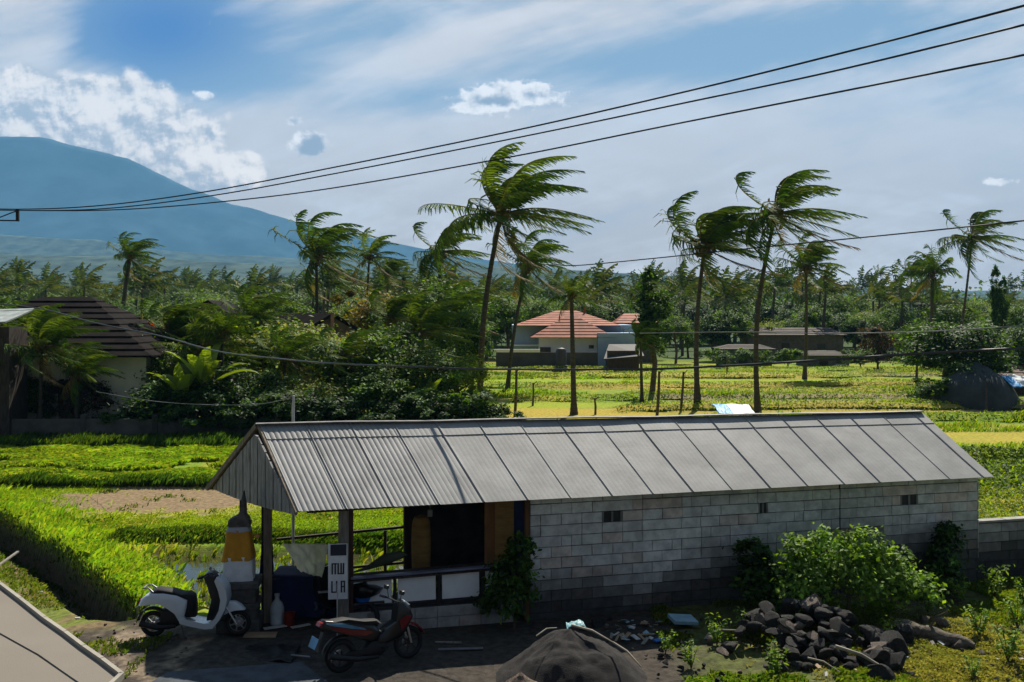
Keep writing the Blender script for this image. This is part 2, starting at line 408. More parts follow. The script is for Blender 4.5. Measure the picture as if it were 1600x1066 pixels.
me = npmesh('roof', VV, qq); roof = link('roof', me, ROOF, shed)
def slab(name, quad, th, m, parent, up=True):
    q_ = [Vector(v) for v in quad]; n_ = (q_[1] - q_[0]).cross(q_[3] - q_[0]).normalized(); n_ = n_ if n_.z > 0 else -n_
    mb = MB(); mb.add([v for v in q_] + [v - n_ * th for v in q_], [(0, 1, 2, 3), (7, 6, 5, 4), (0, 4, 5, 1), (1, 5, 6, 2), (2, 6, 7, 3), (3, 7, 4, 0)])
    return mb.build(name, m, parent)
dn = Vector((0, 0, -.012)); i1 = (R1 - E1).normalized() * .05
slab('roof_board', [E1 + i1 + dn, E2 + i1 + dn, R2 + dn, R1 + dn], .03, DWOOD, shed)
slab('back_roof', [B1, B2, R2 + Vector((0, 0, .01)), R1 + Vector((0, 0, .01))], .05, ROOFD, shed)
mb = MB(); up = Vector((0, 0, .035))
rp = [R1 + up + Vector((-.06, -.02, 0))] + [R1.lerp(R2, k / 9) + up + Vector((0, 0, .012 * math.sin(k * 2.2))) for k in range(1, 9)] + [R2 + up]
for a, b in zip(rp[:-1], rp[1:]): mb.bar(a, b, .17, .022)
mb.build('ridge_cap', mat('ridge_metal', (.14, .13, .125), .6, metal=.3, var=.4, scale=6), shed)
mb = MB(); mb.bar(E1 + Vector((-.02, 0, -.03)), R1 + Vector((-.02, 0, .0)), .035, .07); mb.bar(B1 + Vector((-.05, 0, -.02)), R1 + Vector((-.05, 0, 0)), .05, .09)
mb.build('rake_board', WOOD, shed)
# gable boarding
gb = MB(); g0 = E1 + Vector((-.06, .07, -.02)); g1 = B1 + Vector((.10, -.05, .02)); ga = R1 + Vector((.03, .05, -.10)); npl = 22
for k in range(npl):
    t0 = k / npl + .004; t1 = (k + 1) / npl - .004
    def topz(t):
        p = g0.lerp(g1, t); tm = .434
        return (g0.z + (ga.z - g0.z) * t / tm) if t < tm else (ga.z + (g1.z - ga.z) * (t - tm) / (1 - tm))
    a = g0.lerp(g1, t0); b = g0.lerp(g1, t1); sag = -.04 - .05 * math.sin(math.pi * (t0)) ; nn_ = Vector((g1 - g0)).cross(Vector((0, 0, 1))).normalized() * (.008 * (k % 2) + .012)
    vs = []
    for o_ in (nn_, -nn_): vs += [a + o_ + Vector((0, 0, sag)), b + o_ + Vector((0, 0, sag)), Vector((b.x, b.y, topz(t1))) + o_, Vector((a.x, a.y, topz(t0))) + o_]
    gb.add(vs, [(0, 1, 2, 3), (7, 6, 5, 4), (0, 4, 5, 1), (1, 5, 6, 2), (2, 6, 7, 3), (3, 7, 4, 0)])
gb.build('gable_board', mat('grey_board', (.27, .26, .25), .85, var=.3, scale=4, stretch=(5, 5, 1)), shed)
# posts of the stall
GPOST = mat('pale_post', (.22, .20, .17), .85, var=.3, scale=4, bump=.3, stretch=(6, 6, 1))
ps = s_at(537); p0 = S(ps, .38, 0)
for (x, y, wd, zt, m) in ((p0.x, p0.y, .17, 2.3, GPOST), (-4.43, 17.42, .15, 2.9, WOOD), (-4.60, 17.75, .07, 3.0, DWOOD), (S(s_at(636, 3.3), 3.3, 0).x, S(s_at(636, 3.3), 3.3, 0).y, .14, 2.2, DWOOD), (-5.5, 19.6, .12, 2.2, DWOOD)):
    mb = MB(); mb.box((x, y, zt / 2 - .05), (wd, wd, zt + .1), rz=.25); mb.build('post', m, shed, bev=.008)
mb = MB(); mb.box((p0.x + .125, p0.y + .03, 1.12), (.075, .10, 2.24), rz=.25); mb.build('post', mat('red_brown_post', (.06, .025, .018), .6), shed)
mb = MB(); d_ = S(SW - .06, .34, 0); mb.box((d_.x, d_.y, 1.12), (.08, .09, 2.24), rz=.25); mb.build('post', mat('orange_brown_post', (.12, .06, .025), .7), shed)
# beams under the roof
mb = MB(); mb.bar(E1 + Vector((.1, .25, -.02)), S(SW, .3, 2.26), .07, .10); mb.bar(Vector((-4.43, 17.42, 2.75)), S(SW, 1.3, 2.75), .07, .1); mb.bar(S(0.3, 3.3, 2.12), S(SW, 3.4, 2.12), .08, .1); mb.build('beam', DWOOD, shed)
# low stall wall, counter rail and white panels
block_wall('low_wall', S(ps + .05, .33, 0), EU, EN, SW - .35 - ps, 2, -.02, shed, 9, tone=.62, low_dark=False); backing('low_wall_core', S(ps + .05, .332, 0), S(SW - .25, .332, 0), -.1, .38, .14, shed)
FR = mat('black_frame', (.02, .018, .02), .6)
mb = MB(); a0 = s_at(548); 
for px in (548, 570, 617, 686, 754, 783): sx_ = s_at(px); mb.bar(S(sx_, .36, .38), S(sx_, .36, 1.0), .055 if px != 548 else .04, .05)
mb.bar(S(a0, .36, .46), S(s_at(790), .36, .43), .05, .045); mb.build('rail_frame', FR, shed)
mb = MB(); mb.bar(S(a0, .33, .98), S(SW - .02, .33, 1.03), .12, .035); mb.build('counter_top', mat('blue_grey_rail', (.16, .17, .24), .35, var=.3, scale=2), shed, bev=.006)
PAN = mat('white_panel', (.80, .82, .84), .5, var=.08, scale=2)
for xa, xb in ((575, 612), (622, 681), (691, 749), (759, 779)):
    sa, sb = s_at(xa), s_at(xb); mb = MB(); mb.bar(S(sa, .372, .72), S(sb, .372, .725), .012, .47); mb.build('white_panel', PAN, shed)
mb = MB(); mb.bar(S(.9, .5, .93), S(3.9, .6, .96), .5, .03); mb.bar(S(1.0, 1.4, .0), S(4.0, 1.4, .0), 2.0, .05); mb.build('counter_board', DWOOD, shed)
# rail at the rear of the stall
mb = MB(); n_ = 3.3
for px, top in ((545, 1.0), (602, 1.0)): mb.bar(S(s_at(px, n_), n_, 0), S(s_at(px, n_), n_, 1.1), .06)
mb.bar(S(s_at(432, n_), n_, 1.05), S(s_at(632, n_), n_, 1.16), .06, .05); mb.bar(S(s_at(432, n_), n_, .35), S(s_at(632, n_), n_, .42), .05, .05); mb.build('rear_rail', DWOOD, shed)
rebase(shed, S(0, 0, 0))
# things in the stall
def crumple(name, pts4, m, amp, seed, nu=26, nv=20, label=None, cat=None, th=.012, group=None):
    a, b, c, d = [np.array(v, float) for v in pts4]; u, v = np.meshgrid(np.linspace(0, 1, nu), np.linspace(0, 1, nv))
    p = (a * (1 - u[..., None]) + b * u[..., None]) * (1 - v[..., None]) + (d * (1 - u[..., None]) + c * u[..., None]) * v[..., None]
    n_ = np.cross(b - a, d - a); n_ = n_ / np.linalg.norm(n_)
    f = fbm(u * 5 + seed, v * 2.3 + seed, seed) - .5 + .6 * (np.abs(vn(u * 3 + v * 6, v * 1.2, seed + 4) - .5) - .25)
    p = p + n_ * (f * amp * 2)[..., None] + np.array([0, 0, 1]) * ((fbm(u * 4, v * 4, seed + 9) - .5) * amp)[..., None]
    ix = np.arange(nu * nv).reshape(nv, nu); q_ = np.stack([ix[:-1, :-1], ix[:-1, 1:], ix[1:, 1:], ix[1:, :-1]], -1).reshape(-1, 4)
    o = link(name, npmesh(name, p.reshape(-1, 3), q_), m); sm_ = o.modifiers.new('thick', 'SOLIDIFY'); sm_.thickness = th
    o.data.polygons.foreach_set('use_smooth', [True] * len(o.data.polygons))
    return meta(o, label, cat, group)
WTARP = mat('white_plastic', (.85, .83, .78), .45, var=.12, scale=6, trans=.35)
crumple('plastic_tarp', [P(441, 849, 17.0), P(514, 850, 17.2), P(503, 903, 16.9), P(470, 893, 16.8)], WTARP, .07, 3, label='crumpled white plastic tarp hanging in the open end of the stall', cat='tarp')
BLUE = mat('navy_cloth', (.008, .014, .055), .8, var=.3, scale=4)
bt = thing('covered_table', 'table covered by a dark navy blue cloth under the gable', 'table')
mb = MB(); mb.box((-3.72, 17.85, .78), (1.35, .75, .04), rz=.05); mb.build('table_top', DWOOD, bt)
mb = MB(); N2 = 60; per = []
for k in range(N2):
    a = 2 * math.pi * k / N2; cx = max(-1, min(1, 1.35 * math.cos(a))); cy = max(-1, min(1, 1.35 * math.sin(a))); per.append((cx * .70, cy * .40, .012 * math.sin(k * 2.3)))
vs = []
for z, e in ((.81, -.02), (.80, .0), (.4, .015), (.08, .03)):
    for (x, y, w_) in per: vs.append((-3.72 + x * (1 + e) + w_ * (z < .6), 17.85 + y * (1 + e) + w_ * (z < .6), z))
fs = [(i * N2 + j, i * N2 + (j + 1) % N2, (i + 1) * N2 + (j + 1) % N2, (i + 1) * N2 + j) for i in range(3) for j in range(N2)] + [tuple(range(N2))]
mb.add(vs, fs); mb.build('cloth', BLUE, bt, sm=60)
for sx_ in (-.6, .6):
    mb = MB(); mb.box((-3.72 + sx_, 17.6, .38), (.05, .05, .76)); mb.build('leg', DWOOD, bt)
rebase(bt, (-3.72, 17.85, 0))
crumple('hanging_cloth', [P(409, 852, 17.6), P(426, 848, 17.7), P(428, 905, 17.7), P(405, 902, 17.6)], BLUE, .03, 8, label='navy blue cloth hung behind the gable post beside the shrine', cat='cloth')
# sign board
sg = thing('sign_board', 'narrow white sign board with dark block letters leaning on the front stall post', 'sign'); c_ = P(528, 893, 16.45); Ms = Matrix.Rotation(.12, 3, 'Z')
mb = MB(); mb.box((c_.x, c_.y, c_.z), (.33, .02, .95), M=Ms); mb.build('board', mat('sign_white', (.72, .73, .76), .6, var=.12, scale=5), sg, bev=.004)
mb = MB(); ft = Vector((0, -.013, 0))
def lt(x, z, w_, h_): mb = MB(); mb.box(c_ + Ms @ Vector((x, -.013, z)), (w_, .006, h_), M=Ms); mb.build('letter_stroke', mat('sign_ink', (.03, .035, .05), .7), sg)
lt(.01, .37, .27, .19)
for x in (-.095, -.045, .005, .055, .095): lt(x, .05, .025, .19)
lt(-.06, .135, .09, .02); lt(.05, -.035, .09, .02)
for x, h_ in ((-.10, .2), (-.02, .2), (.06, .2), (.11, .2)): lt(x, -.26, .025, h_)
lt(-.06, -.35, .08, .022); lt(.085, -.17, .07, .022); lt(.085, -.26, .07, .02)
rebase(sg, (c_.x, c_.y, c_.z - .48))
mb = MB(); a = P(527, 912, 16.3); mb.tube([(a.x, a.y, 0), (a.x, a.y, a.z)], .011, 8); meta(mb.build('thin_pole', mat('pale_pipe', (.5, .5, .5), .5)), 'thin pale pole standing in front of the sign board', 'pole')
# hanging mats inside
TAN = mat('woven_mat', (.26, .15, .045), .8, var=.25, scale=3, bump=.5, bscale=60, stretch=(1, 1, 4)); TAN2 = mat('brown_board', (.22, .10, .03), .6, var=.2, scale=2, stretch=(5, 5, 1))
mb = MB(); c1 = P(658, 846, 18.0); mb.lathe([(.02, .50), (.13, .46), (.17, .36), (.185, 0), (.175, -.45), (.17, -.50), (.02, -.5)], c1, 18); o = mb.build('rolled_mat', TAN, None, 40); meta(o, 'tan rolled mat standing in the dark opening of the stall', 'mat')
for xa, xb, Y_, m_, nm, lb in ((757, 774, 17.75, TAN2, 'leaning_board', 'orange-brown board at the left of the two panels beside the block wall'), (773, 803, 17.65, TAN, 'leaning_board', 'wider tan board between the brown board and the blue sheet'), (803, 820, 17.75, mat('blue_sheet', (.015, .03, .10), .6), 'blue_sheet', 'narrow blue sheet hung beside the left end of the block wall')):
    mb = MB(); a = P(xa, 886, Y_); b = P(xb, 886, Y_); tz = P(xa, 790, Y_).z + .1; mb.bar(((a.x + b.x) / 2, Y_, a.z - .1), ((a.x + b.x) / 2, Y_ + .05, tz), b.x - a.x, .03, up=(0, 1, 0)); meta(mb.build(nm, m_, None, bev=.005), lb, 'board' if 'board' in nm else 'sheet')
mb = MB(); c1 = P(672, 802, 17.9); mb.box(c1, (.09, .07, .12)); mb.tube([c1 + Vector((.0, 0, .05)), c1 + Vector((0, 0, .3))], .006, 6); meta(mb.build('wall_switch', mat('pale_box', (.3, .3, .28), .6), None, bev=.006), 'small pale box hung above the rolled mat', 'switch')
# pots, bags and boxes at the foot of the stall
j = thing('water_jug', 'white plastic jug on the ground at the gable post', 'jug'); jc = P(433, 965, 17.3); jc.z = 0
mb = MB(); mb.lathe([(.02, 0), (.12, .01), (.13, .05), (.125, .28), (.10, .38), (.045, .45), (.04, .50)], (0, 0, 0), 16); mb.build('body', mat('jug_white', (.48, .52, .55), .45), j, 40)
mb = MB(); mb.lathe([(.045, .50), (.048, .55), (.01, .555)], (0, 0, 0), 12); mb.build('cap', mat('jug_cap', (.5, .5, .5), .5), j); j.location = jc
mb = MB(); c1 = P(452, 962, 17.2); mb.lathe([(.02, 0), (.09, .0), (.10, .22), (.10, .24), (.085, .235), (.08, .02), (.02, .02)], (c1.x, c1.y, 0), 16); meta(mb.build('red_pot', mat('red_plastic', (.20, .02, .012), .5), None, 40), 'small red pot on the ground beside the white jug', 'pot')
mb = MB(); c1 = P(567, 935, 16.9); mb.lathe([(.02, -.04), (.12, -.04), (.15, .03), (.155, .04), (.14, .035), (.11, -.03), (.02, -.03)], c1, 18); meta(mb.build('blue_bowl', mat('blue_plastic', (.02, .16, .55), .4), None, 40), 'bright blue bowl in the stall behind the counter frame', 'bowl')
mb = MB(); mb.bar(P(556, 938, 16.9) - Vector((0, 0, .03)), P(600, 935, 17.0) - Vector((0, 0, .03)), .3, .02); meta(mb.build('low_shelf', DWOOD), 'low dark shelf under the counter holding the blue bowl', 'shelf')
mb = MB()
mb.tube([S(.95, .6, 1.0), S(1.2, .62, 1.05), S(1.55, .6, 1.2), S(1.85, .6, 1.27), S(1.95, .6, 1.25)], [.012, .03, .10, .07, .01], 10)
meta(mb.build('dried_leaf', mat('dull_green', (.05, .06, .035), .7), None, 50), 'drooping dark bundle lying over the stall counter', 'bundle')

# ------------------------------------------------------------ shrine
STONE = mat('dark_stone', (.095, .09, .085), .9, var=.35, scale=6, bump=.8, bscale=25)
sh = thing('shrine', 'small stone shrine wrapped in white and orange cloth left of the gable post', 'shrine', (-4.86, 17.1, 0), .12)
mb = MB()
for z0, z1, w_, d_ in ((-.05, .22, .74, .62), (.22, .40, .62, .54), (.40, .50, .70, .60), (.50, .76, .60, .52), (.76, .88, .72, .62)): mb.box((0.02, 0, (z0 + z1) / 2), (w_, d_, z1 - z0))
mb.build('pedestal', STONE, sh, bev=.018)
def cloth_ring(name, z0, z1, w0, w1, m, seed, tilt=0):
    mb = MB(); n_ = 56; vs = []; L_ = 9
    for k in range(L_):
        f = k / (L_ - 1); z = z0 + (z1 - z0) * f; w_ = w0 + (w1 - w0) * f
        for j_ in range(n_):
            a = 2 * math.pi * j_ / n_; fold = 1 + .035 * (1 - f) * math.sin(a * 9 + seed) + .015 * math.sin(a * 17 + f * 4)
            cx = max(-.84, min(.84, math.cos(a) * 1.1)); cy = max(-.84, min(.84, math.sin(a) * 1.1)); vs.append((cx * w_ * fold, cy * w_ * .82 * fold, z + (tilt * math.cos(a) if f < .5 else 0) + .008 * math.sin(a * 5 + seed)))
    fs = [(i * n_ + j_, i * n_ + (j_ + 1) % n_, (i + 1) * n_ + (j_ + 1) % n_, (i + 1) * n_ + j_) for i in range(L_ - 1) for j_ in range(n_)] + [tuple((L_ - 1) * n_ + j_ for j_ in range(n_))]
    mb.add(vs, fs); return mb.build(name, m, sh, 60)
cloth_ring('white_cloth', .84, 1.30, .31, .30, mat('white_cloth', (.72, .74, .76), .85, var=.1, scale=5), 1, .02)
cloth_ring('orange_cloth', 1.24, 1.76, .315, .235, mat('orange_cloth', (.50, .24, .02), .8, var=.15, scale=5), 4, .012)
cloth_ring('collar_cloth', 1.74, 1.84, .25, .20, mat('grey_cloth', (.30, .32, .36), .85, var=.1), 6)
mb = MB(); mb.pillow([(-.20, 1.82), (.20, 1.82), (.19, 1.95), (.13, 2.02), (.125, 2.2), (.085, 2.44), (.06, 2.36), (.03, 2.12), (-.02, 2.0), (-.10, 1.97), (-.18, 1.93)], .26, 0, .8); mb.box((0.02, 0, 1.86), (.36, .3, .07))
mb.build('stone_crown', STONE, sh, 30)
mb = MB(); mb.lathe([(.005, .06), (.05, .05), (.05, 0), (.01, -.01)], (.33, -.1, 1.62), 8); mb.build('offering', mat('flower_orange', (.5, .2, .08), .7), sh)

# ------------------------------------------------------------ low garden wall at the right, foreground roof slab
lw_ = thing('garden_wall', 'low grey block wall running off to the right from the shed corner', 'wall')
o_ = S(SE_ + .04, .42, 0); block_wall('blocks', o_, EU, EN, 8, 6, .0, lw_, 12, tone=.72, low_dark=True); backing('wall_core', S(SE_ + .04, .422, 0), S(SE_ + 8, .422, 0), -.1, 1.21, .13, lw_)
mb = MB(); mb.bar(S(SE_ + .03, .48, 1.235), S(SE_ + 8, .48, 1.235), .20, .05); mb.build('coping', mat('wall_coping', (.30, .29, .27), .9, var=.25), lw_, bev=.008); rebase(lw_, o_)
fb_ = thing('neighbour_roof', 'beige flat roof slab with a white rim in the lower left foreground', 'roof'); zs = 2.9
def at(px, py, z): Y = (H - z) * F / (py - HZ); return Vector(((px - 800) / F * Y, Y, z))
o1 = at(0, 911, zs); o2 = at(70, 965, zs); o3 = at(190, 1052, zs); ext = (o1 - o2).normalized() * 6 + o1
outer = [ext, o1, at(32, 935, zs), o2, at(102, 987, zs), at(131, 1009, zs), at(160, 1029, zs), o3]
mb = MB(); inw = Vector((-.72, -.69, 0)) * .01
poly = [p + inw for p in outer] + [Vector((o3.x - .05, 3.0, zs)), Vector((-13, 3, zs))]
n_ = len(poly); mb.add([p - Vector((0, 0, .03)) for p in poly] + [p - Vector((0, 0, .22)) for p in poly], [tuple(range(n_)), tuple(range(n_, 2 * n_))[::-1]] + [(i, (i + 1) % n_, n_ + (i + 1) % n_, n_ + i) for i in range(n_)])
mb.build('slab', mat('beige_render', (.185, .16, .13), .85, var=.06, scale=.8, bump=.15, bscale=60), fb_)
mb = MB()
rim = outer + [Vector((o3.x, 3.0, zs))]
for a, b in zip(rim[:-1], rim[1:]): mb.bar(a + (a - b).normalized() * .01 - Vector((0, 0, .02)), b - Vector((0, 0, .02)), .034, .05)
mb.build('rim', mat('white_rim', (.30, .27, .22), .7, var=.12, scale=4), fb_)
mb = MB(); mb.box((-7.2, 4.5, 1.3), (6, 2.6, 2.6)); mb.build('wall', mat('blue_grey_wall', (.10, .14, .19), .8), fb_)
mb = MB(); mb.tube([at(0, 985, zs + .0) - Vector((0, 0, .025)), at(60, 1018, zs) - Vector((0, 0, .025)), at(130, 1066, zs) - Vector((0, 0, .025))], .006, 5); mb.build('seam', mat('seam_dark', (.15, .135, .11), .9), fb_)
rebase(fb_, (-6, 5, 0))

# ------------------------------------------------------------ houses in the middle distance
def hip(mb, x0, x1, y0, y1, z0, z1, ins=None, n=9, step=.05):
    """hip roof of lapped courses"""
    d = (y1 - y0) / 2; ins = d if ins is None else ins
    for k in range(n):
        f0 = k / n; f1 = (k + 1) / n
        def rect(f, up_): i_ = ins * f; j_ = d * f * .999; z = z0 + (z1 - z0) * f + up_; return [(x0 + i_, y0 + j_, z), (x1 - i_, y0 + j_, z), (x1 - i_, y1 - j_, z), (x0 + i_, y1 - j_, z)]
        a = rect(f0, step); b = rect(f1, 0); c = rect(f0, 0)
        mb.add(c + a + b, [(0, 1, 5, 4), (1, 2, 6, 5), (2, 3, 7, 6), (3, 0, 4, 7), (4, 5, 9, 8), (5, 6, 10, 9), (6, 7, 11, 10), (7, 4, 8, 11)])
    mb.add([(x0, y0, z0 - .02), (x1, y0, z0 - .02), (x1, y1, z0 - .02), (x0, y1, z0 - .02)], [(0, 3, 2, 1)])
def house(name, label, x0, x1, y0, y1, zt, m, cat='house', base=0):
    t = thing(name, label, cat); mb = MB(); mb.box(((x0 + x1) / 2, (y0 + y1) / 2, (zt + base) / 2 - .1), (x1 - x0, y1 - y0, zt - base + .2)); mb.build('wall', m, t); return t
def fin(t, x, y): return rebase(t, (x, y, 0))
BT = mat('black_tile', (.014, .011, .010), .95, spec=.05, var=.4, scale=1.5, bump=.3, bscale=4); RT = mat('red_tile', (.30, .085, .04), .75, var=.3, scale=1.0, bump=.4, bscale=5); CREAM = mat('cream_wall', (.68, .66, .56), .85, var=.12, scale=.7)
t = house('house', 'large house with a steep near-black tiled hip roof and cream wall at the left', -27.5, -17.0, 44.6, 52.6, 3.7, CREAM)
mb = MB(); hip(mb, -28.6, -16.4, 43.7, 53.4, 3.62, 6.45, 4.9, 10, .07); mb.build('roof', BT, t)
mb = MB(); mb.box((-20.5, 44.57, 1.5), (1.1, .08, 1.3)); mb.build('window', mat('dark_glass', (.02, .025, .03), .15), t); fin(t, -23, 48)
t = house('porch_house', 'smaller dark hut with a pale corrugated sheet roof at the far left edge', -24.6, -21.9, 41.8, 43.4, 5.0, DWOOD)
mb = MB(); mb.add([(-25, 41.5, 5.15), (-21.9, 41.5, 5.25), (-21.7, 43.8, 5.85), (-23.4, 43.8, 5.8)] + [(-25, 41.5, 5.08), (-21.9, 41.5, 5.18), (-21.7, 43.8, 5.78), (-23.4, 43.8, 5.73)], [(0, 1, 2, 3), (7, 6, 5, 4), (0, 4, 5, 1), (1, 5, 6, 2), (2, 6, 7, 3), (3, 7, 4, 0)]); mb.build('roof', mat('pale_sheet', (.30, .33, .32), .7, var=.3, scale=2), t); fin(t, -23, 42)
# boundary wall
t = thing('boundary_wall', 'weathered grey plaster wall along the back of the left field', 'wall'); mb = MB(); zt = P(0, 655, 42).z
for xa, xb in ((-120, 128), (133, 238), (246, 322), (330, 430)):
    a = P(xa, 690, 42); b = P(xb, 690, 42); mb.box(((a.x + b.x) / 2, 42.1, zt / 2 - .1), (b.x - a.x, .18, zt + .2))
mb.build('panel', mat('grey_plaster', (.10, .10, .09), .9, var=.35, scale=1), t); mb = MB()
for px in (-125, 130, 242, 326, 434): a = P(px, 690, 42); mb.box((a.x, 42.1, zt / 2 + .05), (.24, .26, zt + .3))
mb.build('pillar', mat('dark_plaster', (.07, .07, .065), .9), t, bev=.02); fin(t, -20, 42)
# dark gabled roof in the trees
t = thing('gabled_house', 'dark weathered gabled house half hidden by trees left of centre', 'house'); Y = 62; pk = P(520, 489, Y); er = P(592, 531, Y); el = P(448, 512, Y + 6)
mb = MB(); k_ = Vector((-6.5, 4.5, 0)); ra, rb = pk, pk + k_; ea, eb_ = er, er + k_
lf = pk + Vector((-3.0, -1.2, -1.9))
mb.add([ra, rb, eb_, ea, ra - Vector((0, 0, .12)), rb - Vector((0, 0, .12)), eb_ - Vector((0, 0, .12)), ea - Vector((0, 0, .12))], [(0, 3, 2, 1), (4, 5, 6, 7), (0, 1, 5, 4), (1, 2, 6, 5), (2, 3, 7, 6), (3, 0, 4, 7)])
mb.add([ra, rb, lf + k_, lf, ra - Vector((0, 0, .12)), rb - Vector((0, 0, .12)), lf + k_ - Vector((0, 0, .12)), lf - Vector((0, 0, .12))], [(0, 1, 2, 3), (7, 6, 5, 4), (0, 4, 5, 1), (1, 5, 6, 2), (2, 6, 7, 3), (3, 7, 4, 0)]); mb.build('roof', BT, t)
mb = MB(); g = [ra + Vector((0, .25, -.15)), ea + Vector((-.15, .25, -.15)), Vector((ea.x - .15, ea.y + .25, 0)), Vector((lf.x + .2, lf.y + .5, 0)), lf + Vector((.2, .5, -.15))]
mb.add(g + [v + Vector((0, .2, 0)) for v in g], [(0, 1, 2, 3, 4), (9, 8, 7, 6, 5)]); mb.build('wall', mat('brown_wall', (.13, .09, .06), .9, var=.3), t)
mb = MB(); mb.bar((pk.x, pk.y - .05, 3.2), (pk.x, pk.y - .05, pk.z), .22); mb.build('post', mat('brick_post', (.25, .14, .09), .9), t); fin(t, pk.x, pk.y)
t = thing('brown_house', 'brown-walled house gable peeping between trees right of the big left house', 'house'); Y = 60; a = P(326, 472, Y); b = P(373, 502, Y)
mb = MB(); g = [a, b, Vector((b.x, b.y, 0)), Vector((a.x - 3, a.y, 0)), Vector((a.x - 3, a.y, a.z - 1.6))]; mb.add(g + [v + Vector((0, 4, 0)) for v in g], [(0, 1, 2, 3, 4), (9, 8, 7, 6, 5), (1, 6, 7, 2), (3, 8, 9, 4)]); mb.build('wall', mat('brown_wall2', (.12, .09, .065), .9), t)
mb = MB()
for p_, q_ in ((a, b + Vector((.25, 0, -.15))), (a, Vector((a.x - 3.3, a.y, a.z - 1.75)))): mb.add([p_ + Vector((0, -.2, .12)), q_ + Vector((0, -.2, .12)), q_ + Vector((0, 4.2, .12)), p_ + Vector((0, 4.2, .12)), p_ + Vector((0, -.2, 0)), q_ + Vector((0, -.2, 0)), q_ + Vector((0, 4.2, 0)), p_ + Vector((0, 4.2, 0))], [(0, 1, 2, 3), (7, 6, 5, 4), (0, 4, 5, 1), (1, 5, 6, 2), (2, 6, 7, 3), (3, 7, 4, 0)])
mb.build('roof', BT, t); fin(t, a.x, a.y)
fl = thing('flag', 'small orange flag on a yellow pole above the left trees', 'flag'); a = P(221, 500, 50); mb = MB(); mb.tube([(a.x, 50, 0), (a.x, 50, 6.0)], .05, 7); mb.build('pole', mat('yellow_paint', (.45, .38, .03), .6), fl)
mb = MB(); b = P(233, 500, 50); mb.tube([(a.x, 50, 5.0), (b.x, 50, 5.2)], .02, 6); mb.add([(b.x, 49.97, 5.25), (b.x + .33, 49.9, 5.15), (b.x + .30, 50, 4.75), (b.x + .02, 50.05, 4.85), (b.x, 50.0, 5.25), (b.x + .33, 49.93, 5.15), (b.x + .30, 50.03, 4.75), (b.x + .02, 50.08, 4.85)], [(0, 1, 2, 3), (7, 6, 5, 4), (0, 4, 5, 1), (1, 5, 6, 2), (2, 6, 7, 3), (3, 7, 4, 0)]); mb.build('cloth', mat('flag_orange', (.75, .28, .01), .7, trans=.4), fl); fin(fl, a.x, 50)
# red-roofed house
Y = 97; t = thing('red_roofed_house', 'house with red-brown tiled hip roofs and pale blue and white walls in mid field', 'house')
a = P(843, 570, Y); b = P(935, 570, Y); PW = mat('white_wall', (.82, .82, .78), .8, var=.06, scale=.5); BW = mat('blue_grey_wall2', (.34, .44, .58), .8, var=.08, scale=.5)
mb = MB(); mb.box(((a.x + b.x) / 2, Y + 2, 1.5), (b.x - a.x, 4, 3.4)); mb.build('front_wall', PW, t)
a = P(800, 0, Y + 3); b = P(990, 0, Y + 3); mb = MB(); mb.box(((a.x + b.x) / 2, Y + 7, 2.2), (b.x - a.x, 8, 5.0 - .6)); mb.build('rear_wall', BW, t)
a = P(934, 0, Y - 1); b = P(992, 0, Y - 1); mb = MB(); mb.box(((a.x + b.x) / 2, Y + 1, 1.8), (b.x - a.x, 4, 3.7)); mb.build('side_wall', BW, t)
x0, x1 = P(806, 0, Y).x, P(975, 0, Y).x; zr = P(0, 487, Y + 7).z; mb = MB(); hip(mb, x0, x1, Y + 1.6, Y + 12, P(0, 509, Y + 3).z, zr + .1, 4.4, 8, .05); mb.build('roof', RT, t)
x0, x1 = P(829, 0, Y).x, P(962, 0, Y - 1).x; mb = MB(); hip(mb, x0, x1, Y - 1.0, Y + 5.4, P(0, 528, Y - 1).z, P(0, 495, Y + 2).z, 3.6, 7, .05); mb.build('front_roof', RT, t)
mb = MB(); a = P(852, 545, Y - .05); mb.box((a.x, Y - .03, 1.15), (1.1, .12, 2.1)); mb.build('door', mat('brown_door', (.09, .07, .05), .7), t)
mb = MB(); a = P(924, 542, Y - .05); mb.box((a.x, Y - .03, a.z), (.5, .1, .35)); mb.build('window', mat('dark_glass2', (.03, .035, .04), .2), t)
mb = MB(); a = P(822, 541, Y + 2.9); mb.box((a.x, Y + 2.7, 2.3), (2.9, .8, .15)); mb.build('canopy', PW, t)
mb = MB(); mb.tube([P(914, 490, Y + 6), P(914, 479, Y + 6)], .12, 6); mb.build('finial', RT, t); fin(t, P(880, 0, Y).x, Y)
GW = mat('dark_grey_wall', (.075, .075, .08), .9, var=.25, scale=.6)
t = thing('yard_wall', 'dark grey wall in front of the red-roofed house', 'wall'); mb = MB(); a = P(775, 0, 94); b = P(934, 0, 94); mb.box(((a.x + b.x) / 2, 94, .85), (b.x - a.x, .2, 1.9)); mb.build('panel', GW, t); mb = MB(); mb.box((a.x + 2, 94, 1.95), (4.6, .3, .3)); mb.build('coping', PW, t); fin(t, a.x, 94)
t = thing('lean_to', 'dark lean-to shelter against the right of the red-roofed house', 'shed'); a = P(946, 0, 92); b = P(1004, 0, 92); zt = P(0, 541, 92).z; mb = MB(); mb.box(((a.x + b.x) / 2, 93.5, zt / 2 - .3), (b.x - a.x - .6, 2.5, zt - .3)); mb.build('wall', DWOOD, t)
